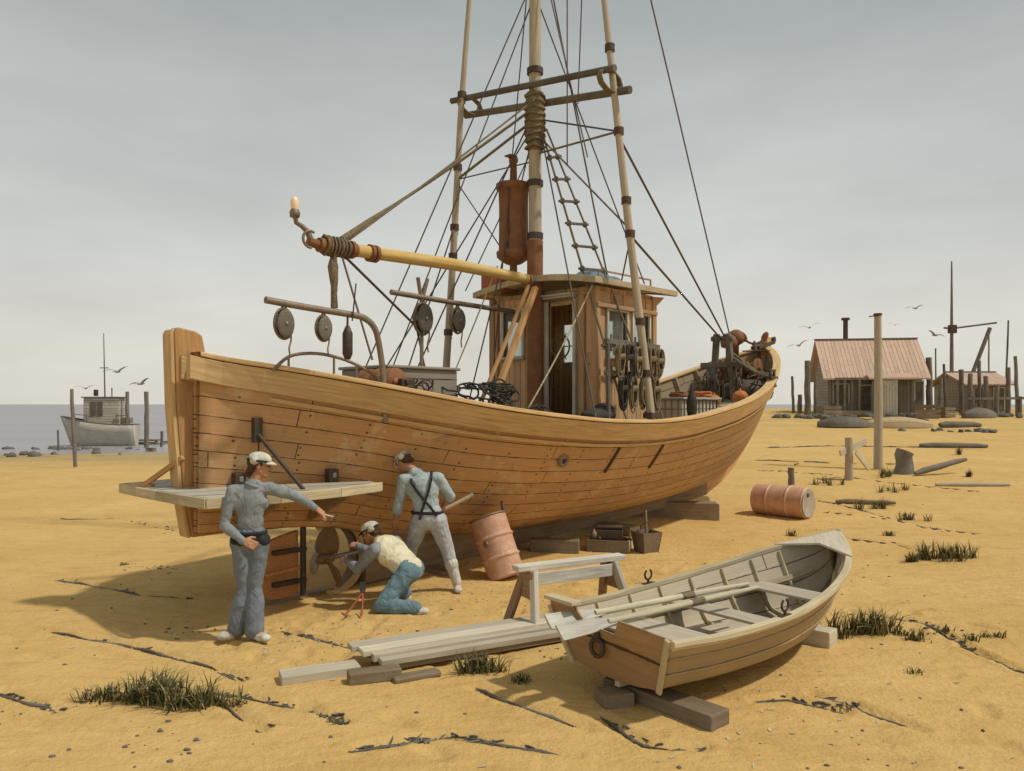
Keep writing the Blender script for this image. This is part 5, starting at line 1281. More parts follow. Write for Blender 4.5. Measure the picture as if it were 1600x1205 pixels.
def person(name, loc, rz, J, sc, outfit, label):
    """J: joints in metres; outfit: dict of materials; sc: girth scale"""
    root = empty(name, loc, rz, label, 'person')
    J = {k: V(v) for k, v in J.items()}
    sh = (J['shL']+J['shR'])/2; hp = (J['hipL']+J['hipR'])/2; up = (sh-hp).normalized(); rt = (J['shR']-J['shL']).normalized(); fw = up.cross(rt).normalized(); rt = fw.cross(up).normalized()
    hrt = (J['hipR']-J['hipL']).normalized(); tax = (rt, fw, up)
    hfw = up.cross(hrt).normalized()
    if J['face'].dot(fw) < -.2: pass
    hpx = (hrt, hfw, up)
    c3 = hp.lerp(sh, .74); c2 = hp.lerp(sh, .40); c1 = hp.lerp(sh, .06)
    def torso(g): return [('e', c3, (.158*sc+g, .105*sc+g, .19+g), tax), ('e', c2, (.132*sc+g, .092*sc+g, .17+g), tax), ('e', c1, (.152*sc+g, .105*sc+g, .13+g), hpx),
                          ('c', J['shL'], .056*sc+g, J['shR'], .056*sc+g), ('c', c3+rt*.10, .066*sc+g, c3-rt*.10, .066*sc+g), ('c', sh.lerp(J['neck'], .0), .07*sc+g, sh.lerp(J['neck'], .7), .052+g)]
    def arm(s, g, toel=False):
        a, e_, w_ = J['sh'+s], J['el'+s], J['wr'+s]
        r = limb(a, e_, .055*sc+g, .050*sc+g, .040*sc+g)
        if not toel: r += limb(e_, w_, .040*sc+g, .040*sc+g, .027*sc+g, .3)
        return r
    def leg(s, g, to=1., flare=0.):
        a, k, n = J['hip'+s], J['kn'+s], J['an'+s]
        return limb(a, k, .092*sc+g, .078*sc+g, .056*sc+g, .4)+limb(k, k.lerp(n, to), .056*sc+g, (.056+flare*.4)*sc+g, (.040+flare)*sc+g, .32)
    hpr, P, hax = head_prims(J['head'], J['face'], J.get('hup', V((0, 0, 1))))
    body = hpr+torso(0)+[('c', sh, .055, J['neck'], .050), ('c', J['neck'], .052, J['head']+V((0, 0, -.04)), .05)]
    for s in 'LR':
        body += arm(s, 0)+leg(s, 0)
        d, n, t_, cu = J_hand[s]
        body += hand_prims(J['wr'+s], d, n, t_, cu, 1.05)
        body += [('c', J['an'+s], .038, J['to'+s], .03)]
    body_o = blob('body', body, 'skin', root, .0055, 3)
    m = MB()
    for sg in (1, -1): m.ell(P(sg*.032, .081, .004), (.009, .007, .005), hax, 8, 6)
    for sg in (1, -1): m.tube([P(sg*.018, .092, .026), P(sg*.035, .091, .03), P(sg*.052, .078, .024)], .0025, 5)
    o = m.build('eyes', 'eye', root)
    # clothing
    g = .017
    sl = [arm(s, g, outfit.get('rolled', False)) for s in 'LR']
    shirt = torso(g)+sl[0]+sl[1]
    if outfit.get('rolled'):
        for s in 'LR':
            e_ = J['el'+s]; w_ = J['wr'+s]; shirt += [('c', J['sh'+s].lerp(e_, .9), .052, e_.lerp(w_, .12), .058)]
    else:
        for s in 'LR': w_ = J['wr'+s]; e_ = J['el'+s]; shirt += [('c', e_.lerp(w_, .88), .040, e_.lerp(w_, .96), .040)]
    blob('shirt', shirt, outfit['shirt'], root, .009, 3, .026, .12)
    m = MB(); nk = sh.lerp(J['neck'], .55); nd = (J['neck']-sh).normalized(); xx, yy, _ = frame_from(nd)
    m.tube([nk+(xx*math.cos(a)+yy*math.sin(a))*.066 for a in [i*math.pi/10 for i in range(20)]], .016, 6, closed=True); m.build('collar', outfit['shirt'], root)
    fl = outfit.get('flare', .0)
    tr_ = [('e', c1, (.155*sc+g+.004, .11*sc+g+.004, .12+g), hpx), ('c', J['hipL'], .10*sc+g, J['hipR'], .10*sc+g), ('c', c1+up*.06+hrt*.06, .09*sc+g, c1+up*.06-hrt*.06, .09*sc+g)]
    for s in 'LR': tr_ += leg(s, g+.004, outfit.get('cut', .97), fl)
    blob('trousers', tr_, outfit['trousers'], root, .009, 3, .026, .13)
    wc_ = c1.lerp(c2, .40); m = MB()
    m.tube([wc_+hrt*(.150*sc+g+.004)*math.cos(a)+hfw*(.108*sc+g+.004)*math.sin(a) for a in [i*math.pi/12 for i in range(24)]], .019, 6, closed=True); m.build('belt', 'dark', root) if not outfit.get('nobelt') else None
    for s in 'LR':
        a, t_ = J['an'+s], J['to'+s]; n_ = (t_-a).normalized(); sd2 = V((-n_.y, n_.x, 0)); hl = a+V((0, 0, -.045))-n_*.035 if abs(n_.z) < .75 else a
        pr = [('c', a, .050, a+V((0, 0, -.02)), .050), ('c', hl, .042, t_, .038), ('c', hl+(t_-hl)*.55, .045, t_, .040), ('e', t_, (.047, .05, .034), None)]
        if outfit.get('boots'): k = J['kn'+s]; pr += [('c', a, .056, a.lerp(k, outfit['boots']), .070), ('c', a.lerp(k, outfit['boots']-.06), .078, a.lerp(k, outfit['boots']+.02), .080)]
        blob('boot' if outfit.get('boots') else 'shoe', pr, outfit['shoe'], root, .008, 2)
    hr = [('e', P(0, -.025, .03), (.084, .098, .088), hax), ('c', P(-.05, -.075, -.02), .03, P(.05, -.075, -.02), .03), ('c', P(.07, -.02, .0), .018, P(.072, .01, .01), .012), ('c', P(-.07, -.02, .0), .018, P(-.072, .01, .01), .012)]
    if outfit.get('long'): hr += [('c', P(-.04, -.08, -.05), .032, P(.04, -.08, -.05), .032), ('c', P(0, -.085, -.08), .035, P(0, -.08, -.10), .03)]
    blob('hair', hr, 'hair', root, .007, 2)
    cp = [('e', P(0, -.008, .062), (.092, .108, .066), hax), ('c', P(-.05, -.05, .045), .05, P(.05, -.05, .045), .05)]
    co_ = blob('cap', cp, outfit['cap'], root, .006, 2)
    m = MB(); R1 = []
    for i in range(4):
        t_ = i/3; R1.append([P(math.sin(a)*(.074+.012*t_), .045+math.cos(a)*(.045+.062*t_), .052-.028*t_) for a in [math.radians(x) for x in range(-85, 86, 17)]])
    m.grid(R1, lambda a, b: (a*.03, b*.03)); m.grid([[p+hax[2]*.007 for p in r] for r in R1], lambda a, b: (a*.03, b*.03), flip=True)
    m.grid([R1[-1], [p+hax[2]*.007 for p in R1[-1]]], lambda a, b: (b*.03, a*.01)); m.build('visor', outfit.get('visor', outfit['cap']), co_)
    m = MB(); m.tube([P(.094*math.sin(a), -.008+.110*math.cos(a), .045) for a in [i*math.pi/12 for i in range(24)]], .010, 6, closed=True); m.build('cap_band', outfit.get('band', 'dark'), co_)
    return root, J, dict(P=P, ax=hax, tax=tax, hpx=hpx, sh=sh, hp=hp, c1=c1, c2=c2, c3=c3, up=up, rt=rt, fw=fw, hrt=hrt, hfw=hfw)

# standing man: seen from behind, head turned right, right arm out over the propeller
p = gp(390, 1000); gzz = gz(p.x, p.y)
J_hand = {'R': (V((.72, .1, -.62)), V((-.3, .2, -1)), V((.1, 1, 0)), .45), 'L': (V((.85, -.1, -.30)), V((0, .9, -.3)), V((.3, -.2, 1)), .9)}
J = dict(head=(.085, .03, 1.625), face=(.93, .32, -.16), neck=(.045, .01, 1.49), shL=(-.145, -.04, 1.395), shR=(.165, .06, 1.405), elL=(-.215, -.07, 1.085), wrL=(-.01, -.15, .945),
         elR=(.385, .15, 1.325), wrR=(.565, .20, 1.205), hipL=(-.085, 0, .90), hipR=(.085, .03, .90), knL=(-.055, .0, .475), knR=(.055, .0, .48), anL=(-.125, .02, .085), anR=(.06, -.04, .085), toL=(-.235, -.06, .045), toR=(.19, -.12, .045))
man1, J1, I1 = person('person', (p.x, p.y, gzz), 0, J, .79, dict(shirt='shirtA', trousers='jeansA', shoe='boot', cap='cap', flare=.046, long=True, visor='cap'), 'standing person in slate shirt, flared jeans and cream cap, one arm stretched out')
blob('hip_sash', [('e', I1['c1']+I1['up']*.0, (.152, .115, .085), I1['hpx']), ('c', J1['hipL']+V((0, 0, .02)), .098, J1['hipR']+V((0, 0, .02)), .098)], 'dark', man1, .009, 2, .015, .1)
m = MB(); m.tube([J1['wrR']+V((.06, .02, -.07)), J1['wrR']+V((.16, .05, -.10))], .014, 8); o = m.build('wrench', 'steel', None); o.location = man1.location; tag(o, 'small steel wrench in the outstretched hand of the standing person', 'tool')

# man bending with a long bar, seen from behind
p = gp(683, 918); p = V((-.885, 8.85, gz(-.885, 8.85)))
J_hand = {'L': (V((-.1, .2, -1)), V((1, .4, 0)), V((.4, -1, 0)), 1.1), 'R': (V((-.45, .35, -.8)), V((-.6, .5, .2)), V((-.7, -.5, .2)), 1.1)}
J = dict(head=(-.37, .10, 1.475), face=(-.62, .45, -.64), hup=(-.45, .42, .79), neck=(-.275, .04, 1.40), shL=(-.36, .0, 1.275), shR=(.035, .04, 1.29), elL=(-.435, .02, .955), wrL=(-.485, .10, .715),
         elR=(.165, .10, 1.08), wrR=(.075, .20, .955), hipL=(-.165, 0, .815), hipR=(.02, .0, .815), knL=(-.30, .16, .47), knR=(.145, .03, .44), anL=(-.37, .10, .10), anR=(.25, -.02, .10), toL=(-.45, .22, .05), toR=(.275, -.135, .045))
man2, J2, I2 = person('person', p, 0, J, 1.04, dict(shirt='shirtB', trousers='trouB', shoe='boot', cap='cap', rolled=True, boots=.62, cut=.5, band='shirtA'), 'person in pale blue shirt and crossed braces bending by the hull with a bar')
m = MB(); J_ = I2; bk_ = -J_['fw'] if J_['fw'].y > 0 else J_['fw']
def onback(a, b, o_=.0): return J_['hp'].lerp(J_['sh'], b)+J_['rt']*a+bk_*((.125-.9*a*a)*1.04+.012+o_)
for sg in (1, -1):
    pts = [onback(sg*.10, .08), onback(sg*.05, .30), onback(0, .48, .004*sg), onback(-sg*.07, .75), onback(-sg*.115, .98)]
    pts.append(J_['sh']+J_['rt']*(-sg*.12)+V((0, 0, .075))); 
    for a, b in zip(pts, pts[1:]): m.bar(a, b, .03, .010, up=bk_)
m.build('braces', 'dark', man2)
# the bar he holds: passes through both hands
hA = J2['wrR']+V((-.03, .045, -.07)); hB = J2['wrL']+V((.015, .03, -.085)); d = (hA-hB).normalized()
m = MB(); a = hB-d*.12; b = hA+d*.42; m.tube([a, b], .015, 10); m.tube([hA+d*.06, b], .024, 10); m.tube([b-d*.02, b+d*.01], .028, 10); o = m.build('pry_bar', 'polew', None); o.location = man2.location
tag(o, 'long pale bar held slanting in both hands of the bending person', 'bar')

# kneeling man working on the propeller, seen from behind
p = V((-1.22, 8.34, gz(-1.22, 8.34)))
J_hand = {'L': (V((-.9, .5, -.1)), V((.2, .8, -.5)), V((0, 0, 1)), .8), 'R': (V((-.9, .35, .1)), V((.2, .5, -.8)), V((0, .4, 1)), .8)}
J = dict(head=(-.345, .18, .80), face=(-.85, .30, -.42), hup=(-.42, .1, .88), neck=(-.255, .15, .72), shL=(-.26, -.06, .655), shR=(-.085, .26, .68), elL=(-.46, .06, .43), wrL=(-.62, .27, .47),
         elR=(-.33, .42, .50), wrR=(-.54, .48, .60), hipL=(.10, -.07, .415), hipR=(.14, .13, .41), knL=(-.17, -.22, .085), knR=(-.13, .34, .46), anL=(.20, -.25, .085), anR=(.02, .30, .09), toL=(.30, -.24, .045), toR=(-.12, .33, .05))
man3, J3, I3 = person('person', p, 0, J, 1.06, dict(shirt='shirtA', trousers='jeansC', shoe='boot', cap='cap', band='dark', flare=.012, visor='dark', nobelt=1), 'kneeling person in straw-coloured vest and blue jeans reaching to the propeller')
def torso3(g): 
    c1, c2, c3, tax, hpx, rt = I3['c1'], I3['c2'], I3['c3'], I3['tax'], I3['hpx'], I3['rt']
    return [('e', c3, (.166+g, .112+g, .20+g), tax), ('e', c2, (.145+g, .105+g, .19+g), tax), ('e', c1, (.155+g, .11+g, .09+g), hpx), ('c', c3+rt*.09, .085+g, c3-rt*.09, .085+g), ('c', c3+I3['up']*.08+rt*.08, .07+g, c3+I3['up']*.08-rt*.08, .07+g)]
blob('vest', torso3(.036), 'vest', man3, .009, 3, .02, .13)
# ------------------------------------------------------------------ middle distance and shore
def post(name, px, py, h, r, label, cat, mat='piling', tilt=(0, 0), group=None, Y=None):
    p = ap(px, Y) if Y else gp(px, py); m = MB(); n = 7; random.seed(px+py)
    m.tube([V((tilt[0]*h*i/n+random.uniform(-.15, .15)*r, tilt[1]*h*i/n, -.25+(h+.25)*i/n)) for i in range(n+1)], [r*random.uniform(.92, 1.06)*(1-.12*i/n) for i in range(n+1)], 9)
    o = m.build(name, mat, None); o.location = p; return tag(o, label, cat, group)
def ap(px, y, dz=0.): x = (px-800)/1200*y; return V((x, y, gbase(x, y)+dz))
FAR = {}
# post behind the drum, tall pole, stakes, stump
post('wooden_post', 1236, 764, .52, .085, 'short thick wooden post standing behind the oil drum', 'post')
p = gp(1372, 733); tp_ = empty('utility_pole', p, 0, 'tall plain weathered pole standing in front of the shack', 'pole')
m = MB(); H_ = (733-492)/1200*p.y; m.tube([V((0, 0, -.3)), V((.01, 0, H_*.5)), V((-.01, 0, H_))], [.13, .115, .10], 10); m.build('pole_shaft', 'polew', tp_)
m = MB(); m.tube([V((-.01, 0, H_-.02)), V((-.01, 0, H_+.04))], .12, 10); m.bar(V((-.28, -.02, H_-.06)), V((.02, -.1, H_-.02)), .03, .03); m.build('pole_cap', 'iron', tp_)
p = gp(1326, 750); fp = empty('broken_fence', p, 0, 'broken fence post with two pale boards nailed to it, left of the tall pole', 'fence'); k = p.y/1200
m = MB(); m.tube([V((0, 0, -.2)), V((.01, 0, .6)), V((0, 0, 66*k))], [.11, .105, .10], 8); m.build('fence_post', 'polew', fp)
m = MB(); m.bar(V((-17*k, -.13, 42*k)), V((34*k, .25, 60*k)), .05, .16); m.build('rail_board', 'plank', fp, .008)
m = MB(); m.bar(V((8*k, -.13, 44*k)), V((40*k, .3, 16*k)), .05, .13); m.build('brace_board', 'plank', fp, .008)
post('tree_stump', 1413, 740, .62, .26, 'dark ragged stump on the sand right of the tall pole', 'stump')
def log(px, py, L_, r, ang, label, mat='piling', lift=0):
    p = gp(px, py); m = MB(); random.seed(px*3+py); m.tube([V((L_*(i/6-.5), random.uniform(-.3, .3)*r, r*.7+random.uniform(-.1, .1)*r+lift*i/6)) for i in range(7)], [r*.6, r, r*.95, r, r*.85, r*.8, r*.5], 8)
    o = m.build('driftwood', mat, None); o.location = p; o.rotation_euler = (0, 0, ang); tag(o, label, 'driftwood'); return o
log(1470, 742, 1.6, .09, .2, 'driftwood log propped up at an angle right of the stump', lift=.35)
log(1490, 700, 2.4, .12, -.1, 'driftwood log lying by the dark debris at the right')
log(1352, 788, 1.2, .06, -.2, 'driftwood branch lying beyond the oil drum', 'beam')
log(1520, 760, 1.8, .06, -.05, 'thin driftwood stick farthest right on the sand', 'polew')
log(1500, 668, 2.2, .18, .1, 'thick dark log near the small hut at the right edge')
log(1245, 726, .5, .03, 1.0, 'small stick on the sand above the lying drum', 'beam')
# upturned rowing boats on the beach
def hull_up(px, py, L_, wd, h, ang, mat, label):
    p = gp(px, py); m = MB(); R = []
    for i in range(17):
        x = i/16; b = wd/2*math.sin(math.pi*(.04+.92*x))**.6; hz = h*(.55+.45*math.sin(math.pi*x))
        R.append([V((L_*(x-.5), b*math.cos(a), hz*math.sin(a)**.8 if 0 < a < math.pi else 0)) for a in [math.pi*j/10 for j in range(11)]])
    m.grid(R, lambda a, b: (a*.3, b*.35), True); m.add(R[0], [list(range(11))], [[(j*.1, 0) for j in range(11)]]); m.add(R[-1], [list(range(10, -1, -1))], [[(j*.1, 0) for j in range(11)]])
    o = empty('upturned_boat', p, ang, label, 'rowing boat', 'rowing boats upturned on the beach')
    m.build('boat_shell', mat, o); m = MB(); m.bar(V((-L_*.46, 0, h*.66)), V((0, 0, h+.02)), .07, .07); m.bar(V((0, 0, h+.02)), V((L_*.46, 0, h*.66)), .07, .07); m.build('keel_strip', 'darkwood', o)
    return o
hull_up(1318, 668, 2.6, 1.1, .55, .05, 'darkwood', 'dark upturned rowing boat, leftmost of those below the shack')
hull_up(1400, 668, 3.4, 1.3, .55, -.1, 'skiff', 'greenish upturned rowing boat lying behind the tall pole')
hull_up(1530, 652, 2.4, 1.2, .6, .3, 'piling', 'dark upturned rowing boat by the right-hand hut')
# the shack
def gable(name, px, py, W_, D_, wall, ridge, rz, label, roofm='shake', chim=None, porch=True, mat='shack'):
    p = ap(px, py); r = empty(name, p, rz, label, 'hut'); hw, hd = W_/2, D_/2
    m = MB(); m.prism([V((-hw, -hd, -.3)), V((-hw, hd, -.3)), V((-hw, hd, wall)), V((-hw, 0, ridge)), V((-hw, -hd, wall))], V((W_, 0, 0))); wl = m.build('wall', mat, r)
    for sg in (1, -1):
        m = MB(); ov = .45; sl = (ridge-wall)/hd; a = V((-hw-.4, sg*(hd+ov), wall-sl*ov+.06)); b = V((-hw-.4+.35*(sg < 0)*0, 0, ridge+.06))
        n = V((0, 0, .12)); m.prism([a, V((a.x, b.y, b.z)), V((a.x, b.y, b.z+.12)), V((a.x, a.y, a.z+.12))], V((W_+.8, 0, 0)))
        m.build('roof_slope', roofm, r, .02)
    m = MB(); m.bar(V((-hw-.42, 0, ridge+.20)), V((hw+.42, 0, ridge+.20)), .22, .08); m.build('ridge_cap', 'piling', r)
    if chim: m = MB(); m.tube([V((chim, .2, ridge-.4)), V((chim, .2, ridge+chimh))], .16, 10); m.tube([V((chim, .2, ridge+chimh)), V((chim, .2, ridge+chimh+.15))], .28, 10); m.build('stove_pipe', 'iron', r)
    return r, hw, hd, wall, ridge
p = ap(1352, 52); k = p.y/1200; chimh = 35*k
sk, hw, hd, wl_, rg_ = gable('beach_hut', 1352, 52, 132*k, 4.4, 58*k, 110*k, math.radians(-10), 'weathered shack with a pinkish shingle roof and stove pipe behind the tall pole', chim=-28*k)
# openings on the front, each a real recessed dark panel with frame
def front_open(r, x0, x1, z0, z1, name, mat, hd, frame='pale'):
    m = MB(); y = -hd-.03; m.box(((x0+x1)/2, y, (z0+z1)/2), (x1-x0, .06, z1-z0)); o = m.build(name, mat, r)
    m = MB(); t_ = .09
    m.box(((x0+x1)/2, y-.03, z1+t_/2), (x1-x0+2*t_, .08, t_)); m.box((x0-t_/2, y-.03, (z0+z1)/2), (t_, .08, z1-z0)); m.box((x1+t_/2, y-.03, (z0+z1)/2), (t_, .08, z1-z0)); m.build('frame', frame, o)
front_open(sk, -58*k, -38*k, 14*k, 42*k, 'window', 'darkwood', hd); front_open(sk, -22*k, -6*k, 2*k, 40*k, 'door', 'darkwood', hd); front_open(sk, 56*k, 66*k, 18*k, 46*k, 'window', 'darkwood', hd)
# porch extension with its own slope and posts
m = MB(); m.prism([V((-14*k, -hd-.3, wl_-.1)), V((46*k, -hd-.3, wl_-.1)), V((46*k, -hd-2.0, 48*k)), V((-20*k, -hd-2.0, 48*k))], V((0, 0, .12))); m.build('porch_roof', 'shake', sk)
m = MB(); m.box((6*k, -hd-1.2, 20*k), (26*k, 1.5, 54*k)); m.build('porch_wall', 'pale', sk)
m = MB(); m.box((26*k, -hd-.06, 22*k), (14*k, .1, 44*k)); m.build('door', 'darkwood', sk)
for x in (-60, -50, -40, -30, 42): 
    m = MB(); m.bar(V((x*k, -hd-1.4, -.4)), V((x*k, -hd-1.4, 50*k)), .13, .13, up=(1, 0, 0)); m.build('porch_post', 'piling', sk)
m = MB(); m.bar(V((-64*k, -hd-1.4, 50*k)), V((-16*k, -hd-1.4, 50*k)), .15, .15); m.build('porch_beam', 'piling', sk)
m = MB(); m.box((-38*k, -hd-1.0, -.02), (64*k, 1.8, .3)); m.build('porch_deck', 'beam', sk, .02)
# right-hand hut with mast and derrick
p = ap(1512, 54); k = p.y/1200; chimh = 1
s2, hw2, hd2, w2, r2_ = gable('small_hut', 1515, 54, 62*k, 4.0, 40*k, 56*k, 0, 'small boxy hut at the right edge beneath a derrick mast', chim=None, mat='shack')
front_open(s2, -20*k, -8*k, 12*k, 34*k, 'window', 'darkwood', hd2); front_open(s2, 10*k, 24*k, 2*k, 34*k, 'door', 'darkwood', hd2)
p = ap(1487, 56); k = p.y/1200; dm_ = empty('derrick_mast', V((p.x, p.y, p.z)), 0, 'tall thin derrick mast with a crossarm and slanting boom, right edge', 'mast')
m = MB(); m.tube([V((0, 0, -.3)), V((0, 0, 90*k)), V((0, 0, 232*k))], [.16, .13, .05], 8); m.build('mast_pole', 'piling', dm_)
m = MB(); m.tube([V((-12*k, 0, 128*k)), V((0, 0, 127*k)), V((70*k, 0, 136*k))], .08, 6); m.build('crossarm', 'piling', dm_)
m = MB(); m.tube([V((30*k, 0, 50*k)), V((60*k, 0, 128*k))], .14, 6); m.build('derrick_boom', 'piling', dm_)
m = MB(); m.box((1*k, 0, 126*k), (.5, .4, .6)); m.build('mast_collar', 'iron', dm_, .03)
for i, (px, py, h_) in enumerate(((1262, 640, 84), (1452, 640, 88), (1502, 636, 70), (1516, 636, 64), (1440, 640, 40), (1250, 640, 30), (1540, 636, 60), (1575, 640, 74))):
    post('mooring_pile', px, py, h_*50/1200, .16+.05*(i < 2), ['tall dark pile at the left side of the shack', 'tall dark pile at the right side of the shack', 'thin pile on the hut roof line beside the derrick mast', 'thin pile second to the right of the derrick mast', 'short pile against the right wall of the shack', 'short pile beyond the bow of the fishing boat', 'pile standing just right of the small hut door', 'rightmost dark pile, beyond the small hut'][i], 'pile', 'piling', (random.uniform(-.01, .01), 0), 'piles by the shacks', Y=49.5+(i % 3)*.7)
# debris and rocks: low dark clutter
def rockpile(name, px, py, n, spread, size, label, mat='rock', seed=0, Y=None):
    p = ap(px, Y) if Y else gp(px, py); random.seed(seed+px); m = MB()
    for _ in range(n):
        c = V((random.gauss(0, spread), random.gauss(0, spread*.4), 0)); r = size*random.uniform(.5, 1.2)
        for q in range(1): 
            o0 = len(m.v); m.ell(c+V((0, 0, r*.25)), (r*random.uniform(.8, 1.5), r, r*random.uniform(.5, .8)), None, 8, 6)
            for i in range(o0, len(m.v)): m.v[i] += V((noise.noise(m.v[i]*3/size*.4+V((px, 0, 0))), noise.noise(m.v[i]*3/size*.4+V((0, px, 5))), noise.noise(m.v[i]*3/size*.4)))*size*.5
    o = m.build(name, mat, None); o.location = p; return tag(o, label, kind='stuff')
rockpile('shore_stones', 240, 698, 26, 1.6, .22, 'dark stones at the water line left of the boat')
rockpile('shore_stones', 110, 704, 22, 1.8, .20, 'dark stones below the small grounded boat')
rockpile('shore_stones', 30, 712, 14, 1.6, .20, 'dark stones on the left edge of the shore')
rockpile('debris', 1262, 642, 34, 1.9, .26, 'dark clutter by the left wall of the shack', Y=47)
rockpile('debris', 1430, 640, 30, 1.1, .28, 'dark clutter by the right wall of the shack', Y=48)
rockpile('debris', 1530, 640, 24, 2.0, .22, 'dark clutter before the small hut', Y=48)
rockpile('debris', 1515, 675, 12, .8, .18, 'dark scraps on the sand at the right')
# small grounded boat and piles at left
p = gp(162, 701); k = p.y/1200; fb = empty('small_moored_boat', p, math.radians(8), 'small cabin boat with a thin mast at the water edge, far left', 'boat')
m = MB(); R = []; L_ = 96*k
for i in range(15):
    x = i/14; b = .75*math.sin(math.pi*min(1, .22+.70*x))**.6 if x > .0 else .6; zt_ = (34+16*(1-x)**2+3*x)*k
    b = .78*(min(1, (x+.02)*3.0))**.6*(1-.25*max(0, x-.6))
    R.append([V((L_*(x-.5)-.5*(1-x)**2*v+.12*(1-v)*(x < .1), b*(v**.5)*sg_, .0+zt_*v)) for sg_, v in [(1, 1), (1, .7), (1, .4), (1, .15), (1, 0), (-1, .15), (-1, .4), (-1, .7), (-1, 1)]])
m.grid(R, lambda a, b: (a*.3, b*.6), True); m.add(R[-1], [list(range(9))], [[(j*.1, 0) for j in range(9)]]); m.build('hull', 'white', fb).modifiers.new('t', 'SOLIDIFY').thickness = .04
m = MB(); m.add([V((L_*(i/14-.5), s_*(R[i][0].y-.04), R[i][0].z-.25)) for i in range(15) for s_ in (1, -1)], [(2*i, 2*i+1, 2*i+3, 2*i+2) for i in range(14)], [[(0, 0), (1, 0), (1, 1), (0, 1)]]*14); m.build('deck', 'deck', fb)
for sg_ in (1, -1):
    m = MB(); m.tube([V((r_[0 if sg_ > 0 else 8].x, r_[0 if sg_ > 0 else 8].y, r_[0].z+.01)) for r_ in R], .05, 6); m.build('rubbing_strake', 'darkwood', fb)
m = MB()
for x_ in (-.38, -.2, .25, .4): m.tube([V((L_*x_, -.62, 36*k)), V((L_*x_, -.62, 54*k))], .03, 6)
m.tube([V((L_*-.38, -.62, 54*k)), V((L_*-.2, -.62, 52*k))], .025, 6); m.tube([V((L_*.25, -.62, 52*k)), V((L_*.4, -.62, 52*k))], .025, 6); m.box((L_*.36, 0, 44*k), (.5, .6, .35)); m.build('deck_gear', 'piling', fb)
m = MB(); m.box((0.05, 0, 58*k), (52*k, 1.05, 42*k)); ca = m.build('cabin', 'pale', fb, .03)
m = MB(); m.box((0.05, 0, 80*k), (58*k, 1.2, .07)); m.build('cabin_roof', 'darkwood', ca, .02)
for x in (-12, -2): m = MB(); m.box((x*k+.05, -.54, 62*k), (8*k, .04, 22*k)); m.build('window', 'darkwood', ca)
m = MB(); m.tube([V((2*k, 0, 70*k)), V((0, 0, 180*k))], [.05, .025], 6); m.tube([V((-6*k, 0, 126*k)), V((7*k, 0, 126*k))], .03, 5); m.build('mast', 'piling', fb)
m = MB(); m.tube([V((-.45, 0, 82*k)), V((-.45, 0, 92*k))], .14, 8); m.build('lamp_drum', 'iron', ca)
for i, (px, py, h_, r) in enumerate(((118, 730, 122, .07), (175, 694, 88, .05), (199, 700, 88, .13), (229, 702, 90, .14))):
    q = gp(px, py); post('mooring_pile', px, py, h_*q.y/1200, r, ['thin leaning stake left of the small grounded boat', 'thin stake behind the cabin of the small grounded boat', 'thick pile just right of the small grounded boat', 'thick pile farthest right at the left shoreline'][i], 'pile', 'piling', (-.05 if i == 0 else 0, 0), 'piles on the left shore')
p = gp(222, 698); dk2 = empty('landing_stage', p, .05, 'low dark landing stage beside the piles on the left shore', 'jetty')
m = MB(); m.box((0, 0, .42), (2.3, .9, .10)); m.build('stage_deck', 'beam', dk2, .01)
for x in (-1.0, -.3, .4, 1.05): m = MB(); m.bar(V((x, -.35, -.3)), V((x, -.35, .38)), .16, .16, up=(1, 0, 0)); m.build('stage_leg', 'piling', dk2)
m = MB(); m.box((0, -.3, .16), (2.0, .12, .3)); m.build('stage_boarding', 'piling', dk2, .01)
# more shore clutter: fish boxes, posts, a skiff
random.seed(61)
for i, (px, py, h_, r, lab) in enumerate(((92, 706, 34, .06, 'short crooked stake at the far left shore'), (140, 697, 30, .05, 'short stake in front of the small cabin boat'), (252, 700, 26, .09, 'short stub of pile nearest the big boat on the left shore'))):
    q = gp(px, py); post('mooring_pile', px, py, h_*q.y/1200, r, lab, 'pile', 'piling', (.05*(i-1), 0), 'piles on the left shore')
def crate(px, py, w_, h_, rz, lab, Y=None):
    p = ap(px, Y) if Y else gp(px, py); r = empty('fish_box', p, rz, lab, 'crate', 'fish boxes on the shore'); m = MB()
    for z in (.2, .55, .9): 
        for sg in (1, -1): m.box((0, sg*w_*.4, h_*z), (w_*1.5, .03, h_*.27)); m.box((sg*w_*.74, 0, h_*z), (.03, w_*.8, h_*.27))
    m.box((0, 0, .03), (w_*1.4, w_*.7, .03)); m.build('box_slats', 'beam', r)
crate(262, 697, .40, .32, .3, 'slatted box at the water line just left of the fishing boat'); crate(236, 707, .32, .24, -.4, 'small slatted box on the sand below the landing stage')
crate(1296, 650, .8, .7, .2, 'slatted box at the left end of the shack porch', 46); crate(1448, 650, .9, .8, -.3, 'slatted box beyond the stump against the shack', 46); crate(1478, 650, .7, .6, .5, 'slatted box between the shack and the small hut', 47)
for i, (px, Y, h_, r, lab) in enumerate(((1240, 51, 58, .10, 'thin pile just beyond the bow of the fishing boat'), (1274, 47, 66, .12, 'pile in front of the left corner of the shack'), (1468, 48, 60, .12, 'leaning pile between the shack and the small hut'),
        (1478, 50, 78, .09, 'thin pile left of the derrick mast'), (1530, 50, 84, .12, 'tall pile behind the small hut roof'), (1556, 47, 50, .14, 'stout pile at the right end of the small hut'), (1590, 49, 92, .12, 'tall pile cut by the right edge of the picture'), (1545, 55, 118, .06, 'thin bare mast rising behind the small hut'), (1570, 56, 140, .07, 'tallest thin bare mast at the right edge'), (1288, 58, 84, .07, 'thin mast behind the left end of the shack'), (1462, 56, 96, .06, 'thin mast behind the gap between the two huts'))):
    post('mooring_pile', px, 640, h_*Y/1200, r, lab, 'pile', 'piling', (.04*((i % 3)-1), 0), 'piles by the shacks', Y=Y)
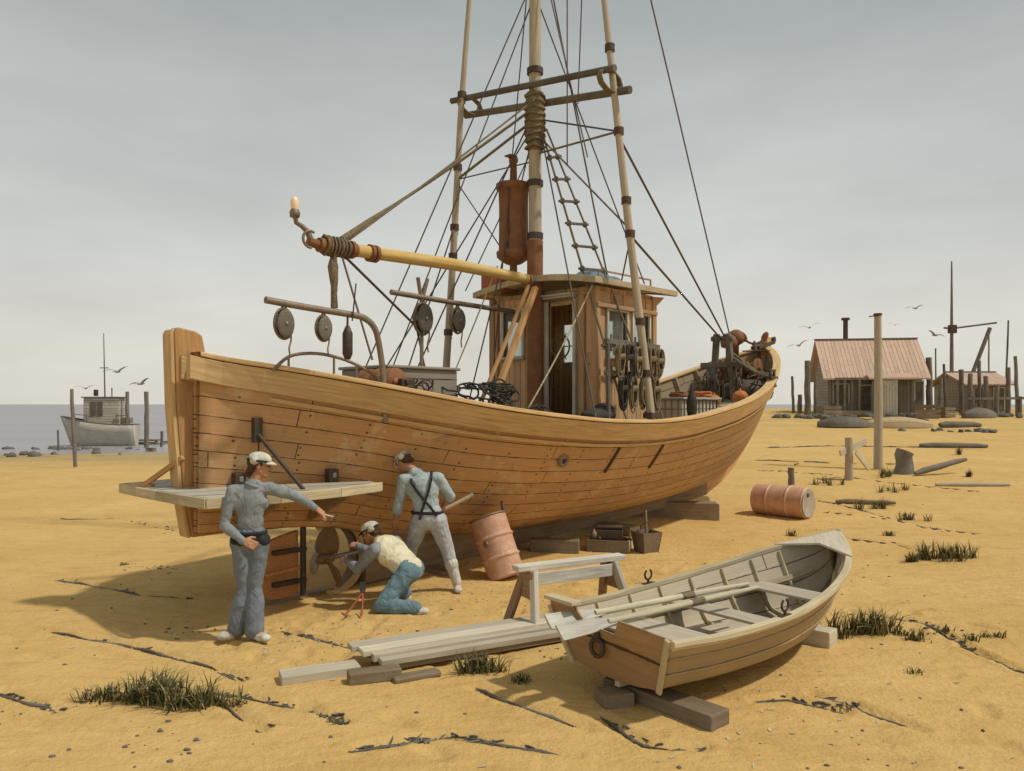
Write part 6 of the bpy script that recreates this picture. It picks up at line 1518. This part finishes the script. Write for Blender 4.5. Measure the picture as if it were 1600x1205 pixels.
p = ap(1556, 50); wf = empty('wharf_rail', p, 0, 'low plank rail on posts at the right edge beside the small hut', 'fence'); m = MB(); m.bar(V((-2.6, -1.2, 1.0)), V((2.6, -1.2, 1.05)), .10, .16)
m.build('rail', 'piling', wf)
for x in (-2.2, -.7, .8, 2.3): m = MB(); m.bar(V((x, -1.2, -.3)), V((x, -1.2, 1.15)), .13, .13, up=(1, 0, 0)); m.build('rail_post', 'piling', wf)
# gulls
def gull(px, py, d, sp, rz, label, first=None):
    x = (px-800)/1200*d; z = CH-(py-632)/1200*d
    if first: r = copy_tree(first)
    else:
        r = empty('seagull', (0, 0, 0)); m = MB(); m.ell(V((0, 0, 0)), (.20, .06, .055), None, 10, 7); m.ell(V((.21, 0, .03)), (.05, .035, .035), None, 8, 6); m.lathe([(.014, 0), (.001, .06)], 6, V((.25, 0, .025)), (1, 0, -.1))
        m.prism([V((-.17, -.02, 0)), V((-.32, -.06, 0)), V((-.32, .06, 0)), V((-.17, .02, 0))], V((0, 0, .008))); m.build('body', 'gull', r)
        for sg in (1, -1):
            m = MB(); st_ = [(0, .07, 0, 0), (.16, .085, .09, .01), (.33, .07, .16, .03), (.50, .045, .15, -.02), (.66, .008, .11, -.10)]
            A_ = [[V((.06+o_+c_, sg*y, z_)), V((.06+o_-c_*1.1, sg*y, z_))] for y, c_, z_, o_ in st_]
            m.grid(A_, lambda a, b: (a*.1, b*.1), True); m.grid([[p_+V((0, 0, .006)) for p_ in r_] for r_ in A_], lambda a, b: (a*.1, b*.1), True, flip=True); m.build('wing', 'gull', r)
    r.location = (x, d, z); r.rotation_euler = (random.uniform(-.3, .3), 0, rz); r.scale = (sp, sp, sp)
    return tag(r, label, 'seagull', 'seagulls in flight')
random.seed(4)
g0 = gull(183, 581, 34, 1.0, 1.5, 'seagull flying highest above the left piles')
for a in ((219, 600, 36, 1.0, 1.2, 'seagull gliding just right of the thick left piles'), (134, 607, 36, .8, 1.8, 'seagull left of the small boat mast'),
          (1265, 512, 40, .9, 1.3, 'seagull flying just left of the shack roof'), (1248, 540, 38, .9, .8, 'seagull between the bow and the shack'), (1430, 482, 40, .8, .6, 'seagull highest above the shack'),
          (1462, 524, 40, .9, 1.9, 'seagull between the shack and the derrick mast'), (1398, 508, 42, .5, 1.0, 'tiny distant seagull just above the shack ridge')):
    gull(*a[:5], a[5], g0)
# grass tufts and weeds
def tuft(px, py, n, h, spread, label, seed):
    p = gp(px, py); random.seed(seed); m = MB()
    cl = [(random.gauss(0, spread), random.gauss(0, spread*.45)) for _ in range(max(1, n//28 if n > 100 else 1))]
    for i in range(n):
        cx, cy = random.choice(cl); q_ = 1 if random.random() < .9 else 1.5; bx, by = cx+random.gauss(0, .035*q_), cy+random.gauss(0, .03*q_); a = random.uniform(0, 6.28); L_ = h*random.uniform(.3, 1.25)*(1 if q_ == 1 else .6); le = random.uniform(.2, 1.3)
        out_ = V((math.cos(a), math.sin(a)*.8, 0)); sd3 = V((-out_.y, out_.x, 0)); w_ = random.uniform(.004, .010)
        z0 = gz(p.x+bx, p.y+by)-p.z-.01; b_ = V((bx, by, z0)); pts = [b_, b_+out_*L_*le*.35+V((0, 0, L_*.55)), b_+out_*L_*le*(.8)+V((0, 0, L_*(.95-.3*le)))]
        m.add([pts[0]-sd3*w_, pts[0]+sd3*w_, pts[1]+sd3*w_*.8, pts[1]-sd3*w_*.8, pts[2]], [(0, 1, 2, 3), (3, 2, 4)], [[(0, 0)]*4, [(0, 0)]*3], False)
    o = m.build('grass_tuft', 'grass', None); o.location = p; return tag(o, label, 'grass tuft', 'grass tufts on the sand')
T = [(258, 1098, 420, .26, .13, 'largest dark grass tuft at the lower left'), (170, 1090, 170, .13, .12, 'low weedy tuft left of the largest lower-left tuft'), (330, 1098, 150, .15, .10, 'low tuft just right of the largest lower-left tuft'),
     (752, 1050, 260, .20, .08, 'grass tuft between the plank pile and the dinghy'), (815, 1068, 70, .08, .12, 'sparse weeds under the left side of the dinghy transom'),
     (1470, 872, 330, .30, .22, 'spiky grass tuft right of the dinghy bow'), (1415, 876, 80, .18, .10, 'small tuft left of the spiky one at the right'), (1355, 990, 300, .28, .18, 'grass tuft beside the bow block of the dinghy'), (1415, 1000, 90, .13, .15, 'flattened weeds right of the dinghy bow block'),
     (1360, 795, 130, .28, .22, 'weeds on the sand just right of the oil drum'), (1428, 812, 110, .20, .25, 'dark weeds halfway to the right edge beyond the drum'), (1420, 838, 80, .12, .25, 'flat weeds above the spiky tuft at the right'),
     (1300, 758, 110, .30, .28, 'weeds at the foot of the broken fence'), (1385, 745, 120, .32, .30, 'weeds at the foot of the tall pole'), (1395, 768, 90, .25, .3, 'weeds on the sand below the stump'), (1510, 745, 80, .25, .4, 'weeds beside the driftwood at the right'),
     (1240, 838, 40, .16, .05, 'tiny weed on the sand above the dinghy bow'), (215, 882, 40, .06, .10, 'tiny dark weeds on the sand left of the standing person'), (560, 1012, 30, .07, .06, 'tiny weed on the sand below the bolt cutters'),
     (1440, 1050, 24, .07, .05, 'tiny sprig on the bare sand at the lower right'), (1490, 992, 110, .09, .20, 'low dark weeds at the right edge beyond the dinghy'), (1490, 712, 70, .35, .4, 'dark weeds near the right edge below the debris'), (520, 1128, 30, .06, .06, 'tiny weed at the bottom left of the plank pile')]
for i, (px, py, n, h, sp, lab) in enumerate(T): tuft(px, py, int(n*1.25), h, sp, lab, i)
# pebbles and twigs scattered on the sand
random.seed(9); m = MB()
PC = [(random.uniform(-6, 8), 3.5+random.random()**1.4*13, random.uniform(.1, .8)) for _ in range(34)]
for _ in range(900):
    q = random.choice(PC); x = random.gauss(q[0], q[2]); y = random.gauss(q[1], q[2]*.6)
    if _ % 4 == 0: x = random.uniform(-7, 9); y = 3.2+random.random()**1.6*14
    r = random.uniform(.003, .017)*(1+.5*(random.random() > .95)); z = gz(x, y)
    m.ell(V((x, y, z+r*.2)), (r*random.uniform(.8, 1.6), r, r*.6), None, 6, 4)
tag(m.build('pebbles', 'rock', None), 'small pebbles scattered over the sand', kind='stuff')

# wrack: dry weed, straws and twigs along the drift lines
random.seed(31); m = MB()
for pts in WRACK:
    for a, b in zip(pts, pts[1:]):
        L_ = math.dist(a, b); n = int(L_*110)
        dens = random.uniform(.2, 1.1)
        for _ in range(int(n*dens)):
            t_ = random.random(); x = a[0]+(b[0]-a[0])*t_+random.gauss(0, .03); y = a[1]+(b[1]-a[1])*t_+random.gauss(0, .025)
            if noise.noise(V((x*1.3, y*1.3, 4))) < -.12: continue
            ang = math.atan2(b[1]-a[1], b[0]-a[0])+random.gauss(0, .5); l_ = random.uniform(.02, .11); z = gz(x, y)
            d = V((math.cos(ang), math.sin(ang), random.uniform(-.1, .3))); p = V((x, y, z+.004)); m.tube([p-d*l_/2, p+V((0, 0, .008*random.random())), p+d*l_/2], random.uniform(.004, .010), 4)
for pts in WRACK:
    run = []
    for a, b in zip(pts, pts[1:]):
        L_ = math.dist(a, b); n = max(2, int(L_/.10))
        for i in range(n):
            t_ = i/n; run.append((a[0]+(b[0]-a[0])*t_+.05*noise.noise(V((a[0]+t_*L_*1.5, 0, 1))), a[1]+(b[1]-a[1])*t_+.06*noise.noise(V((0, a[0]*2+t_*L_*2, 2)))))
    i = 0
    while i < len(run)-3:
        k = random.randint(4, 20); sg_ = run[i:i+k]
        if len(sg_) > 2: m.tube([V((x, y, gz(x, y)+.012)) for x, y in sg_], [.002]+[random.uniform(.006, .015)*(1+.05*q[1]) for q in sg_[1:-1]]+[.002], 5)
        i += k+random.choice((0, 0, 1, 2, 5))
tag(m.build('wrack_line', 'darkwood', None), 'thin dark drift lines of weed and twigs on the sand', kind='stuff')

# wood chips and shavings dropped where the men work and by the planks
random.seed(41); m = MB()
for cx, cy, sx, sy, n in ((-1.0, 6.9, .9, .35, 130), (-.6, 8.9, .9, .5, 120), (.6, 8.2, .8, .5, 70), (1.8, 5.3, .9, .5, 50), (2.6, 10.6, 1.2, .8, 70), (-2.6, 7.6, .7, .5, 60)):
    for _ in range(n):
        x = random.gauss(cx, sx); y = random.gauss(cy, sy); a = random.uniform(0, 6.28); l_ = random.uniform(.015, .055); z = gz(x, y)
        d = V((math.cos(a), math.sin(a), random.uniform(-.1, .25))); m.bar(V((x, y, z+.005))-d*l_/2, V((x, y, z+.008))+d*l_/2, random.uniform(.006, .016), .003)
tag(m.build('wood_chips', 'plank', None), 'pale wood chips and shavings scattered on the sand', kind='stuff')
